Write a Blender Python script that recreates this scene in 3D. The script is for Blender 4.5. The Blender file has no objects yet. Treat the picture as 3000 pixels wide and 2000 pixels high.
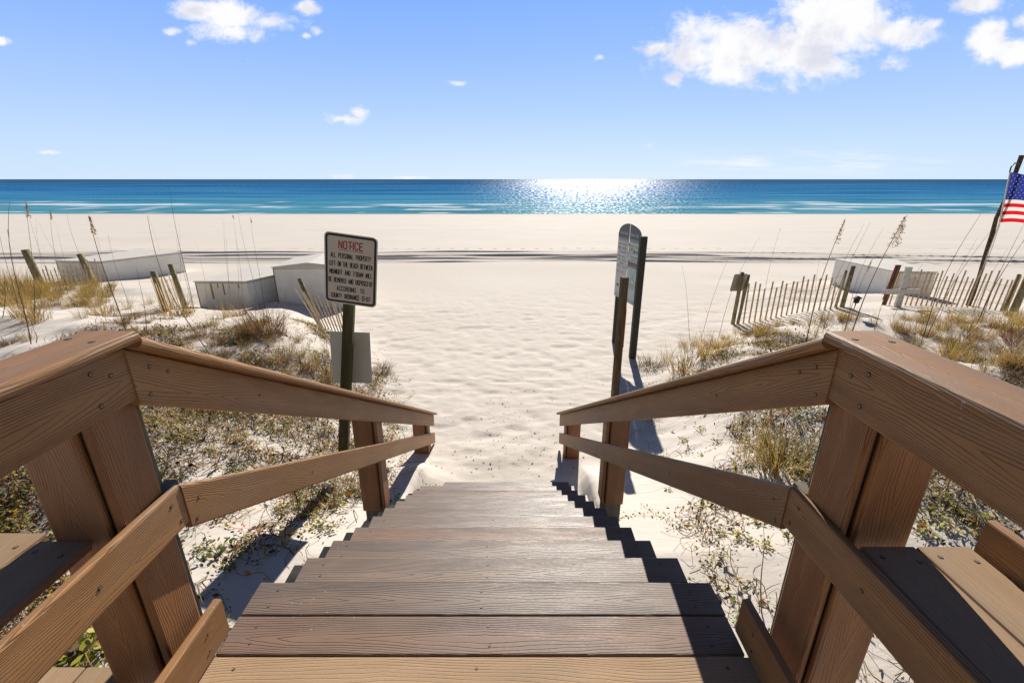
import bpy, math, random
import numpy as np
from mathutils import Vector, Matrix
R = math.radians
C = bpy.context.scene
COL = C.collection
random.seed(7); rng = np.random.default_rng(11)

# ------------------------------------------------------------------ camera, world, sun
PITCH = 19.6; CAMZ = 1.48; FPX = 1333.3
SUN_AZ = 9.3; SUN_EL = 31.0
cam = bpy.data.cameras.new('camera'); camo = bpy.data.objects.new('camera', cam); COL.objects.link(camo)
cam.lens = 16.0; cam.sensor_width = 36.0; cam.clip_start = 0.02; cam.clip_end = 60000
camo.location = (0, 0, CAMZ); camo.rotation_euler = (R(90 - PITCH), 0, 0)
C.camera = camo
C.view_settings.view_transform = 'Standard'; C.view_settings.look = 'None'
C.view_settings.exposure = 0.50; C.view_settings.gamma = 1

sun = bpy.data.lights.new('sun', 'SUN'); suno = bpy.data.objects.new('sun', sun); COL.objects.link(suno)
sun.energy = 5.0; sun.angle = R(0.5); sun.color = (1.0, 0.95, 0.87)
sd = Vector((math.sin(R(SUN_AZ)) * math.cos(R(SUN_EL)), math.cos(R(SUN_AZ)) * math.cos(R(SUN_EL)), math.sin(R(SUN_EL))))
suno.rotation_euler = sd.to_track_quat('Z', 'Y').to_euler(); suno.location = (0, 0, 50)

cp, sp = math.cos(R(PITCH)), math.sin(R(PITCH))
def ray(u, v):                       # photo pixel (3000x2000) -> world direction
    return (u - 1500.0, FPX * cp - (v - 1000.0) * sp, -(FPX * sp + (v - 1000.0) * cp))
def atz(u, v, z):                    # point where the sight line meets height z
    x, y, d = ray(u, v); k = (z - CAMZ) / d
    return Vector((x * k, y * k, z))
def aty(u, v, y):
    dx, dy, dz = ray(u, v); k = y / dy
    return Vector((dx * k, y, CAMZ + dz * k))

# ---- node helpers
class NT:
    def __init__(s, tree): s.t = tree; s.n = tree.nodes; s.l = tree.links
    def new(s, typ, **kw):
        n = s.n.new(typ)
        for k, v in kw.items(): setattr(n, k, v)
        return n
    def put(s, sock, v):
        if hasattr(v, 'is_output'): s.l.new(v, sock)
        elif v is not None: sock.default_value = v
    def math(s, op, a, b=None, c=None, clamp=False):
        n = s.new('ShaderNodeMath', operation=op, use_clamp=clamp)
        s.put(n.inputs[0], a)
        if b is not None: s.put(n.inputs[1], b)
        if c is not None: s.put(n.inputs[2], c)
        return n.outputs[0]
    def vmath(s, op, a, b=None, out=0):
        n = s.new('ShaderNodeVectorMath', operation=op)
        s.put(n.inputs[0], a)
        if b is not None: s.put(n.inputs[1], b)
        return n.outputs[out]
    def comb(s, x=0., y=0., z=0.):
        n = s.new('ShaderNodeCombineXYZ')
        for i, v in enumerate((x, y, z)): s.put(n.inputs[i], v)
        return n.outputs[0]
    def sep(s, v):
        n = s.new('ShaderNodeSeparateXYZ'); s.put(n.inputs[0], v); return n.outputs
    def noise(s, vec, scale=5., detail=3., rough=.5, out=0, dist=0.):
        n = s.new('ShaderNodeTexNoise'); s.put(n.inputs['Vector'], vec)
        s.put(n.inputs['Scale'], scale); s.put(n.inputs['Detail'], detail); s.put(n.inputs['Roughness'], rough)
        s.put(n.inputs['Distortion'], dist)
        return n.outputs[out]
    def ramp(s, f, pts, interp='LINEAR'):
        n = s.new('ShaderNodeValToRGB'); s.put(n.inputs[0], f); cr = n.color_ramp; cr.interpolation = interp
        while len(cr.elements) < len(pts): cr.elements.new(.5)
        for e, (p, c) in zip(cr.elements, pts):
            e.position = p; e.color = (c, c, c, 1) if not hasattr(c, '__len__') else (*c[:3], 1)
        return n.outputs[0]
    def mix(s, f, a, b, blend='MIX'):
        n = s.new('ShaderNodeMix', data_type='RGBA', blend_type=blend)
        s.put(n.inputs[0], f)
        s.put(n.inputs[6], (*a, 1) if isinstance(a, tuple) and len(a) == 3 else a)
        s.put(n.inputs[7], (*b, 1) if isinstance(b, tuple) and len(b) == 3 else b)
        return n.outputs[2]
    def maprange(s, v, a, b, c=0., d=1., smooth=False):
        n = s.new('ShaderNodeMapRange'); n.interpolation_type = 'SMOOTHSTEP' if smooth else 'LINEAR'
        s.put(n.inputs[0], v); s.put(n.inputs[1], a); s.put(n.inputs[2], b); s.put(n.inputs[3], c); s.put(n.inputs[4], d)
        return n.outputs[0]
    def bump(s, h, strength=.3, dist=.01, normal=None):
        n = s.new('ShaderNodeBump'); s.put(n.inputs['Strength'], strength); s.put(n.inputs['Distance'], dist)
        s.put(n.inputs['Height'], h)
        if normal is not None: s.put(n.inputs['Normal'], normal)
        return n.outputs[0]

# ---- world: Nishita sky with procedural clouds by sky direction
W = bpy.data.worlds.new('World'); C.world = W; W.use_nodes = True
w = NT(W.node_tree); w.n.clear()
sky = w.new('ShaderNodeTexSky', sky_type='NISHITA'); sky.sun_disc = False
sky.sun_elevation = R(SUN_EL); sky.sun_rotation = R(SUN_AZ); sky.air_density = 1.0; sky.dust_density = 0.3; sky.ozone_density = 2.0
SKY_STR = 0.10
skyc = w.mix(1.0, sky.outputs[0], (0.86, 1.0, 1.24), 'MULTIPLY')
tc = w.new('ShaderNodeTexCoord').outputs['Generated']
o = w.sep(tc)
yy = w.math('MAXIMUM', o[1], 0.02)
px = w.math('DIVIDE', o[0], yy); pz = w.math('DIVIDE', o[2], yy)
P = w.comb(px, pz, 0.)
def cl_p(u, v):
    d = ray(u, v); return d[0] / d[1], d[2] / d[1]
# centre u, v, half-width, half-height (photo pixels, read off as sky angles), weight
CL = [(2190, 150, 360, 120, 1.25), (2440, 60, 230, 115, 1.4), (2360, 130, 280, 115, 1.4), (2080, 95, 75, 55, .9), (2095, 215, 75, 50, 1), (2230, 170, 120, 60, 1), (1925, 143, 130, 34, 1.05),
      (2600, 95, 180, 55, 1.1), (2720, 75, 60, 22, .55), (2590, 185, 60, 28, .6), (1977, 224, 42, 30, .9), (1758, 168, 17, 11, .6), (1820, 170, 34, 14, .5),
      (2860, 15, 105, 38, 1.3), (2900, 120, 72, 88, 1.3), (2970, 150, 90, 50, 1.3), (3010, 60, 60, 40, 1.2),
      (680, 45, 105, 58, 1.2), (590, 33, 120, 34, .9), (680, 95, 140, 40, .85), (800, 65, 110, 32, .75), (505, 93, 36, 16, .7), (905, 25, 56, 28, 1), (930, 88, 20, 16, .6), (895, 105, 15, 10, .6), (558, 125, 18, 12, .5),
      (1050, 330, 36, 30, .95), (1010, 348, 70, 22, .8), (5, 120, 28, 14, .8), (155, 447, 34, 7, .5), (1000, 516, 60, 8, .55), (1190, 521, 140, 4, .45),
      (1345, 244, 30, 7, .3), (725, 175, 20, 6, .25), (1905, 425, 16, 12, .25)]
acc = None
for (u, v, a, b, wt) in CL:
    cx, cz = cl_p(u, v); ax = abs(cl_p(u + a, v)[0] - cl_p(u, v)[0]); az = abs(cl_p(u, v + b)[1] - cl_p(u, v)[1])
    q = w.vmath('SUBTRACT', P, (cx, cz, 0)); q = w.vmath('MULTIPLY', q, (1 / ax, 1 / az, 0))
    l = w.vmath('LENGTH', q, out=1)
    m = w.math('MULTIPLY_ADD', l, -wt, wt)
    acc = m if acc is None else w.math('MAXIMUM', acc, m)
n1 = w.noise(w.vmath('MULTIPLY', P, (1, 1.35, 1)), 11, 10, .62, dist=.35)
n2 = w.noise(w.vmath('MULTIPLY', P, (1, 1.6, 1)), 44, 6, .65)
dens = w.math('ADD', acc, w.math('MULTIPLY', w.math('SUBTRACT', n1, .5), 2.6))
dens = w.math('ADD', dens, w.math('MULTIPLY', w.math('SUBTRACT', n2, .5), .8))
near = w.maprange(acc, -.35, .05, 0, 1, True)
cov = w.math('MULTIPLY', w.maprange(dens, -.02, .78, 0, 1, True), near)
# low wisps on the right near the sea
wn = w.noise(w.vmath('MULTIPLY', P, (3, 30, 1)), 1.6, 6, .6)
cx, cz = cl_p(2350, 478); q = w.vmath('MULTIPLY', w.vmath('SUBTRACT', P, (cx, cz, 0)), (1 / .42, 1 / .042, 0))
wis = w.math('MULTIPLY', w.maprange(w.vmath('LENGTH', q, out=1), 1, 0, 0, 1, True), w.maprange(wn, .42, .7, 0, .8, True))
cov = w.math('MAXIMUM', cov, wis)
cov = w.math('MULTIPLY', cov, w.math('GREATER_THAN', o[1], 0.05))
sh = w.maprange(w.noise(w.vmath('ADD', P, (0.012, 0.02, 0)), 7, 6, .6), .44, .62, 0, 1, True)
thick = w.maprange(acc, .1, .7, 0, 1)
ccol = w.mix(w.math('MULTIPLY', sh, w.math('MULTIPLY', thick, .9)), (7.0, 7.0, 7.1), (5.1, 5.2, 6.0))
EXPO = 2 ** 0.50
def sk(r, g, b_): return tuple(c for c in (r, g, b_))
lowsky = w.ramp(o[2], [(0, sk(.64, .80, 1.)), (.05, sk(.57, .74, 1.)), (.13, sk(.43, .62, 1.)), (.22, sk(.305, .51, 1.)), (.31, sk(.205, .42, 1.)), (.42, sk(.060, .12, .29)), (1., sk(.014, .030, .085))])
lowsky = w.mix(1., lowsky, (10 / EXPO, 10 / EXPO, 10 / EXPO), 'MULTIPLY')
back_fill = w.maprange(o[1], .35, -.4, 0., 1.)
lowsky = w.mix(1., lowsky, w.mix(back_fill, (1., 1., 1.), (.66, .52, .40)), 'MULTIPLY')  # unseen sky behind the camera tinted warm, shaped as fill for shaded faces
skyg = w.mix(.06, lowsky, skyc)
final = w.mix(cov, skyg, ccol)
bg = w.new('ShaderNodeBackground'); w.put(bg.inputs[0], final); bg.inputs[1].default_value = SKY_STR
wo = w.new('ShaderNodeOutputWorld'); w.l.new(bg.outputs[0], wo.inputs[0])

# ------------------------------------------------------------------ materials
def newmat(name):
    m = bpy.data.materials.new(name); m.use_nodes = True; t = NT(m.node_tree); t.n.clear()
    out = t.new('ShaderNodeOutputMaterial'); return m, t, out
def principled(t, out, col, rough=.6, normal=None, spec=.4, metal=0.):
    b = t.new('ShaderNodeBsdfPrincipled')
    t.put(b.inputs['Base Color'], (*col, 1) if isinstance(col, tuple) and len(col) == 3 else col)
    t.put(b.inputs['Roughness'], rough); b.inputs['Specular IOR Level'].default_value = spec
    b.inputs['Metallic'].default_value = metal
    if normal is not None: t.put(b.inputs['Normal'], normal)
    t.l.new(b.outputs[0], out.inputs[0]); return b

def board_mat(name, c_a, c_b, line, rough=.5, N=9., linw=.5, spec=.4, grit=.35, fleck=0.):
    """embossed composite / sawn board: wavy cathedral grain lines along the board (UV: metres)"""
    m, t, out = newmat(name)
    uv = t.new('ShaderNodeUVMap').outputs[0]; s = t.sep(uv)
    rnd = t.new('ShaderNodeObjectInfo').outputs['Random']
    u = t.math('MULTIPLY_ADD', rnd, 37., s[0]); v = t.math('MULTIPLY_ADD', t.math('SUBTRACT', rnd, .5), .03, s[1])
    def hf(u_, v_):
        n = t.noise(t.comb(t.math('MULTIPLY', u_, 1.6), t.math('MULTIPLY', v_, 7.), rnd), 1.0, 1.6, .42)
        nf = t.noise(t.comb(t.math('MULTIPLY', u_, 14.), t.math('MULTIPLY', v_, 60.), rnd), 1.0, 1., .5)
        vq = t.math('POWER', t.math('ADD', t.math('ABSOLUTE', t.math('MULTIPLY', v_, 14.)), .02), 1.35)
        tri = t.math('PINGPONG', u_, 0.83)
        h = t.math('ADD', t.math('MULTIPLY', vq, 1.25), t.math('MULTIPLY', tri, .75))
        return t.math('ADD', t.math('MULTIPLY', n, 1.35), t.math('ADD', h, t.math('MULTIPLY', nf, .07)))
    h = hf(u, v); EP = .0012
    hv = t.math('DIVIDE', t.math('SUBTRACT', hf(u, t.math('ADD', v, EP)), h), EP)
    hu = t.math('DIVIDE', t.math('SUBTRACT', hf(t.math('ADD', u, EP), v), h), EP)
    gm = t.math('SQRT', t.math('ADD', t.math('MULTIPLY', hv, hv), t.math('MULTIPLY', hu, hu)))
    fr = t.math('FRACT', t.math('MULTIPLY', h, N))
    ln = t.math('SUBTRACT', .5, t.math('ABSOLUTE', t.math('SUBTRACT', fr, .5)))
    dist_ = t.math('DIVIDE', ln, t.math('MULTIPLY', t.math('MAXIMUM', gm, 1.5), N))
    lm = t.maprange(dist_, .0004, .0019, 1, 0, True)
    brk = t.maprange(t.noise(t.comb(t.math('MULTIPLY', u, 5.), t.math('MULTIPLY', v, 30.), 3.3), 1., 2., .5), .3, .55, .25, 1.)
    lm = t.math('MULTIPLY', lm, brk)
    big = t.noise(t.comb(t.math('MULTIPLY', u, 2.), t.math('MULTIPLY', v, 14.), rnd), 1.1, 4, .6)
    col = t.mix(t.maprange(big, .3, .7), c_a, c_b)
    gr = t.noise(t.comb(t.math('MULTIPLY', u, 60.), t.math('MULTIPLY', v, 300.), 0.), 1., 3, .6)
    col = t.mix(t.math('MULTIPLY', t.maprange(gr, .3, .7), grit), col, t.mix(.5, col, line))
    col = t.mix(t.math('MULTIPLY', lm, linw), col, line)
    if fleck > 0:
        ob = t.new('ShaderNodeTexCoord').outputs['Object']
        f1 = t.maprange(t.noise(ob, 90, 3, .6), .66, .72, 0, 1); f2 = t.maprange(t.noise(ob, 3.2, 2, .5), .54, .66, 0, 1)
        col = t.mix(t.math('MULTIPLY', t.math('MULTIPLY', f1, f2), fleck), col, (.6, .56, .5))
    # every board weathers its own way: tone, slight greying in long drifts, pale scuffs
    drift = t.noise(t.comb(t.math('MULTIPLY', u, 1.1), t.math('MULTIPLY', v, 5.), t.math('MULTIPLY', rnd, 9.)), 1.3, 4, .6)
    grey = t.mix(.55, c_b if not isinstance(c_b, tuple) else (*c_b, 1), (.22, .19, .16))
    col = t.mix(t.math('MULTIPLY', t.maprange(drift, .46, .70, 0, 1, True), .38), col, grey)
    scr = t.noise(t.comb(t.math('MULTIPLY', u, 9.), t.math('MULTIPLY', v, 120.), 7.), 1., 3, .7)
    scm = t.math('MULTIPLY', t.maprange(scr, .66, .74, 0, 1), t.maprange(t.noise(t.comb(t.math('MULTIPLY', u, 3.), t.math('MULTIPLY', v, 8.), 1.), 1., 2, .5), .5, .66, 0, .35))
    col = t.mix(scm, col, (.50, .44, .37))
    br = t.math('ADD', t.math('MULTIPLY', rnd, .30), .85)
    col = t.mix(1., col, t.comb(br, br, br), 'MULTIPLY')
    hh = t.math('SUBTRACT', t.math('MULTIPLY', gr, .25), lm)
    nb = t.bump(hh, .5, .0016)
    rr = t.maprange(gr, .3, .7, rough - .06, rough + .10)
    principled(t, out, col, rr, nb, spec)
    return m

M = {}
M['rail'] = board_mat('composite_brown', (.400, .205, .078), (.325, .162, .058), (.11, .048, .019), .52, 7, .8, .35, fleck=.6)
M['clad'] = board_mat('composite_redbrown', (.345, .155, .055), (.275, .118, .041), (.11, .042, .017), .52, 7, .8, .35, fleck=.2)
M['tread'] = board_mat('tread_greybrown', (.245, .165, .115), (.175, .125, .096), (.040, .026, .020), .44, 6, .9, .42, fleck=.5)
M['tread_red'] = board_mat('tread_redbrown', (.270, .155, .100), (.20, .132, .096), (.045, .026, .018), .47, 6, .9, .36, fleck=.5)
M['deck'] = board_mat('deck_tan', (.42, .285, .17), (.34, .225, .13), (.26, .16, .085), .75, 5, .22, .2, grit=.7)
M['core'] = board_mat('treated_grey', (.24, .23, .18), (.19, .18, .135), (.07, .065, .045), .85, 20, .6, .1)
M['shade_stringer'] = board_mat('stringer_shade', (.030, .026, .026), (.02, .018, .02), (.01, .01, .01), .8, 6, .5, .2)  # near-black colour holds the shade below treads and landing edge

def plain(name, col, rough=.6, var=.15, scale=20., spec=.3, metal=0., bump=0., col2=None):
    m, t, out = newmat(name)
    ob = t.new('ShaderNodeTexCoord').outputs['Object']
    n = t.noise(ob, scale, 5, .6)
    c2 = col2 or tuple(c * (1 - var) for c in col)
    c = t.mix(t.maprange(n, .35, .65), col, c2)
    nb = t.bump(n, bump, .01) if bump > 0 else None
    principled(t, out, c, rough, nb, spec, metal); return m
M['screw'] = plain('screw_metal', (.30, .26, .21), .5, .2, 60, .4, .3)
M['screw_hole'] = plain('screw_hole', (.06, .03, .016), .8)
M['timber'] = board_mat('weathered_timber', (.225, .155, .085), (.150, .098, .050), (.04, .024, .012), .85, 16, .6, .15, grit=.7)
M['timber_green'] = board_mat('mossy_timber', (.130, .120, .050), (.085, .075, .032), (.028, .024, .012), .88, 15, .6, .1, grit=.8)
M['fence'] = plain('fence_wood', (.70, .50, .29), .85, .3, 14, .1, col2=(.44, .30, .16))
M['fence_pale'] = plain('fence_wood_pale', (.68, .55, .38), .85, .3, 14, .1, col2=(.46, .36, .23))
M['fpost'] = plain('fence_post_wood', (.36, .30, .17), .9, .3, 9, .1, bump=.6, col2=(.17, .14, .075))
M['wire'] = plain('wire', (.10, .08, .065), .6)
M['white'] = plain('box_paint', (.90, .87, .78), .7, .08, 3, .15, col2=(.82, .78, .68))
M['whitetop'] = plain('box_top_paint', (.62, .57, .49), .6, .05, 3, .3)
M['seam'] = plain('box_seam', (.10, .09, .06), .8)
M['rust'] = plain('rust_streak', (.42, .30, .12), .8, .3, 30)
M['cross'] = plain('cross_paint', (.70, .68, .62), .7, .1, 20, .3, col2=(.52, .47, .38))
M['black'] = plain('black_vinyl', (.012, .014, .013), .45)
M['red'] = plain('red_vinyl', (.33, .012, .014), .5)
M['redpaint'] = plain('red_paint', (.30, .05, .035), .7)
M['signface'] = plain('sign_face', (.56, .49, .40), .5, .04, 8, .4)
M['signedge'] = plain('sign_edge', (.62, .60, .52), .45)
M['signback'] = plain('sign_back', (.52, .50, .42), .55, .06, 4, .3)
M['bolt'] = plain('brass_bolt', (.22, .14, .05), .5, .2, 50, .5, .6)
M['dpost'] = plain('dark_green_post', (.050, .048, .036), .7, .2, 10, .3, bump=.2)
M['slate'] = plain('slate_print', (.120, .118, .125), .5, .05)
M['slate_txt'] = plain('teal_print', (.42, .56, .53), .5, .03)
M['pale_l'] = plain('pale_print', (.53, .53, .49), .45, .03)
M['pale_r'] = plain('pale_green_print', (.46, .54, .48), .45, .03)
M['ink'] = plain('ink_print', (.12, .115, .115), .5)
M['ink_soft'] = plain('ink_soft_print', (.27, .26, .24), .5)
M['orange'] = plain('orange_print', (.62, .14, .07), .5)
M['yellow'] = plain('yellow_print', (.70, .55, .10), .5)
M['green'] = plain('green_print', (.08, .28, .12), .5)
M['purple'] = plain('purple_print', (.09, .06, .30), .5)
M['teal'] = plain('teal_wave_print', (.25, .46, .45), .5)
M['bluep'] = plain('blue_print', (.12, .26, .50), .5)
M['drift'] = plain('driftwood', (.13, .095, .062), .9, .4, 18, .1, bump=.9, col2=(.045, .032, .022))
M['rope'] = plain('rope', (.52, .47, .38), .8)
M['chain'] = plain('chain', (.14, .11, .09), .5, .2, 30, .5, .6)
M['black_cloth'] = plain('black_plastic', (.015, .014, .013), .55)

def leafy(name, ca, cb, trans=.35, rough=.65):
    m, t, out = newmat(name)
    ob = t.new('ShaderNodeNewGeometry').outputs['Random Per Island']
    c = t.mix(ob, ca, cb)
    d = t.new('ShaderNodeBsdfPrincipled'); t.put(d.inputs['Base Color'], c); d.inputs['Roughness'].default_value = rough
    d.inputs['Specular IOR Level'].default_value = .25
    tr = t.new('ShaderNodeBsdfTranslucent'); t.put(tr.inputs[0], c)
    mx = t.new('ShaderNodeMixShader'); mx.inputs[0].default_value = trans
    t.l.new(d.outputs[0], mx.inputs[1]); t.l.new(tr.outputs[0], mx.inputs[2]); t.l.new(mx.outputs[0], out.inputs[0]); return m
M['straw'] = leafy('straw_blades', (.56, .40, .19), (.30, .19, .075))
M['gold'] = leafy('golden_blades', (.62, .42, .10), (.42, .25, .05))
M['ggreen'] = leafy('green_blades', (.30, .30, .06), (.14, .18, .04))
M['brown'] = leafy('brown_blades', (.17, .10, .05), (.09, .055, .03), .2)
M['rusty'] = leafy('rusty_blades', (.30, .135, .06), (.20, .09, .04), .25)
M['stalk'] = leafy('stalk', (.34, .235, .12), (.21, .14, .07), .1)
M['stalk_dark'] = leafy('stalk_dark', (.15, .10, .06), (.10, .065, .04), .05)
M['seed'] = leafy('seed', (.50, .34, .14), (.28, .17, .06), .25)
M['leaf_g'] = leafy('leaf_green', (.17, .23, .035), (.06, .095, .02), .35, .5)
M['leaf_y'] = leafy('leaf_yellowgreen', (.56, .50, .05), (.34, .33, .04), .4, .5)
M['leaf_o'] = leafy('leaf_orange', (.62, .30, .05), (.40, .12, .03), .3)
M['leaf_d'] = leafy('leaf_dry', (.17, .095, .045), (.045, .028, .017), .1)
M['twig'] = leafy('twig', (.20, .125, .065), (.06, .038, .022), .0)
M['twig_pale'] = leafy('twig_pale', (.36, .28, .17), (.22, .16, .10), .1)

# ------------------------------------------------------------------ mesh helpers
class MB:
    def __init__(s): s.v = []; s.f = []; s.m = []; s.uv = []; s.sm = []
    def add(s, verts, faces, mi=0, uvs=None, smooth=False):
        b = len(s.v); s.v.extend([tuple(p) for p in verts])
        for f in faces:
            s.f.append([b + i for i in f]); s.m.append(mi); s.sm.append(smooth)
        s.uv.extend(uvs if uvs is not None else [(p[0], p[1]) for p in verts])
    def build(s, name, mats, parent=None, base=None, kind=None):
        me = bpy.data.meshes.new(name)
        b = Vector(base) if base is not None else (parent.location.copy() if parent is not None else Vector((0, 0, 0)))
        root = parent
        if parent is not None and base is None:
            b = Vector((0, 0, 0)); p = parent
            while p is not None: b += p.location; p = p.parent
        V = np.array(s.v, dtype=np.float64) - np.array(b)
        me.from_pydata(V.tolist(), [], s.f)
        if not isinstance(mats, (list, tuple)): mats = [mats]
        for m in mats: me.materials.append(m)
        me.polygons.foreach_set('material_index', s.m); me.polygons.foreach_set('use_smooth', s.sm)
        uvl = me.uv_layers.new(name='UVMap')
        li = np.zeros(len(me.loops), dtype=np.int32); me.loops.foreach_get('vertex_index', li)
        U = np.array(s.uv, dtype=np.float32)[li]; uvl.data.foreach_set('uv', U.ravel())
        me.update()
        o = bpy.data.objects.new(name, me); COL.objects.link(o)
        if parent is None: o.location = b
        else: o.parent = parent
        if kind: o['kind'] = kind
        return o
def tag(o, label, cat, group=None, kind=None):
    if label: o['label'] = label
    if cat: o['category'] = cat
    if group: o['group'] = group
    if kind: o['kind'] = kind
    return o
def thing(name, loc, label, cat, group=None):
    o = bpy.data.objects.new(name, None); o.empty_display_size = .1; COL.objects.link(o); o.location = loc
    return tag(o, label, cat, group)

def board(mb, P0, L, Wd, T, length, width, thick, mi=0, c0=0., c1=0., bev=.006, w0=None, nseg=1, uoff=0., bend=None):
    """board from P0 (centre of start), axis L, width axis Wd, thickness axis T; ends sheared by c0,c1 (shift along L per metre of width)"""
    L = Vector(L).normalized(); Wd = Vector(Wd).normalized(); T = Vector(T).normalized()
    hw, ht = width / 2, thick / 2; b = min(bev, ht * .8)
    prof = []
    for (sw, st, a0) in ((1, 1, 0), (-1, 1, 90), (-1, -1, 180), (1, -1, 270)):
        for k in range(3):
            a = R(a0 + 45 * k); prof.append((sw * (hw - b) + b * math.cos(a), st * (ht - b) + b * math.sin(a)))
    n = len(prof); vs = []; uvs = []
    for i in range(nseg + 1):
        for (a, t) in prof:
            s0 = c0 * a; s1 = length + c1 * a
            s = s0 + (s1 - s0) * i / nseg
            p = Vector(P0) + L * s + Wd * a + T * t
            vs.append(p); uvs.append((s + uoff, a + (t if abs(a) >= hw - b - 1e-6 else 0)))
    fs = []
    for i in range(nseg):
        for k in range(n):
            k2 = (k + 1) % n; fs.append([i * n + k, i * n + k2, (i + 1) * n + k2, (i + 1) * n + k])
    fs.append(list(range(n))[::-1]); fs.append([nseg * n + k for k in range(n)])
    # orientation
    if L.dot(Wd.cross(T)) < 0: fs = [f[::-1] for f in fs]
    mb.add(vs, fs, mi, uvs)
def boxv(mb, a, b, mi=0, bev=.004):
    """axis aligned box with grain along its longest side"""
    a = Vector(a); b = Vector(b); d = b - a; ax = max(range(3), key=lambda i: d[i])
    o = [i for i in range(3) if i != ax]; o.sort(key=lambda i: -d[i])
    e = [Vector((1, 0, 0)), Vector((0, 1, 0)), Vector((0, 0, 1))]
    c = (a + b) / 2; P0 = c.copy(); P0[ax] = a[ax]
    board(mb, P0, e[ax], e[o[0]], e[o[1]], d[ax], d[o[0]], d[o[1]], mi, bev=bev)
def disc(mb, c, n, r, mi=0, h=.002, seg=10):
    n = Vector(n).normalized(); a = n.orthogonal().normalized(); b = n.cross(a); c = Vector(c)
    vs = [c + (a * math.cos(2 * math.pi * k / seg) + b * math.sin(2 * math.pi * k / seg)) * r for k in range(seg)]
    vs += [v + n * h for v in vs]
    fs = [[k, (k + 1) % seg, seg + (k + 1) % seg, seg + k] for k in range(seg)] + [[seg + k for k in range(seg)]]
    mb.add(vs, fs, mi)
def screw(mb, c, n, mi_hole, mi_metal, r=.0052):
    r = r * .78
    disc(mb, c, n, r * 1.6, mi_hole, .0006); disc(mb, Vector(c) + Vector(n).normalized() * .0006, n, r, mi_metal, .0008)
    disc(mb, Vector(c) + Vector(n).normalized() * .0014, n, r * .35, mi_hole, .0004, 6)
def tube(mb, pts, rad, seg=6, mi=0, cap=True, smooth=True):
    pts = [Vector(p) for p in pts]; vs = []; fs = []; uvs = []
    rads = rad if hasattr(rad, '__len__') else [rad] * len(pts)
    ref = None; s = 0
    for i, p in enumerate(pts):
        t = (pts[min(i + 1, len(pts) - 1)] - pts[max(i - 1, 0)]).normalized()
        if ref is None: ref = t.orthogonal().normalized()
        a = (ref - t * ref.dot(t)).normalized(); ref = a; b = t.cross(a)
        if i: s += (p - pts[i - 1]).length
        for k in range(seg):
            an = 2 * math.pi * k / seg; vs.append(p + (a * math.cos(an) + b * math.sin(an)) * rads[i]); uvs.append((s, rads[i] * (an - math.pi)))
    for i in range(len(pts) - 1):
        for k in range(seg):
            k2 = (k + 1) % seg; fs.append([i * seg + k, i * seg + k2, (i + 1) * seg + k2, (i + 1) * seg + k])
    if cap: fs.append(list(range(seg))[::-1]); fs.append([(len(pts) - 1) * seg + k for k in range(seg)])
    mb.add(vs, fs, mi, uvs, smooth)

# ------------------------------------------------------------------ noise and terrain
_perm = np.random.default_rng(3).random((256, 256))
def vnoise(x, y):
    xi = np.floor(x).astype(int); yi = np.floor(y).astype(int); fx = x - xi; fy = y - yi
    fx = fx * fx * (3 - 2 * fx); fy = fy * fy * (3 - 2 * fy)
    g = lambda i, j: _perm[i % 256, j % 256]
    return ((g(xi, yi) * (1 - fx) + g(xi + 1, yi) * fx) * (1 - fy) + (g(xi, yi + 1) * (1 - fx) + g(xi + 1, yi + 1) * fx) * fy) - .5
def fbm(x, y, o=4):
    s = 0; a = 1
    for k in range(o): s = s + a * vnoise(x * 2 ** k + 17 * k, y * 2 ** k + 31 * k); a *= .5
    return s
def sst(a, b, x):
    t = np.clip((x - a) / (b - a), 0, 1); return t * t * (3 - 2 * t)
PY = [-60, 1.0, 2.7, 3.4, 4.6, 5.2, 6, 9, 14, 23, 40, 66, 72, 75, 90, 30000]
PZ = [-1.2, -1.15, -1.18, -1.36, -1.72, -1.78, -1.80, -1.87, -1.95, -2.07, -2.5, -3.40, -3.50, -3.9, -6.0, -6.5]
WLy = [0, 4.2, 5.0, 7.7, 9.5, 12]; WLx = [1.2, 1.15, 1.3, 2.15, 2.9, 4.6]
WRy = [0, 4.2, 5.5, 7.5, 9.5, 12]; WRx = [1.1, 1.1, 1.6, 2.3, 4.2, 6.0]
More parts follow.
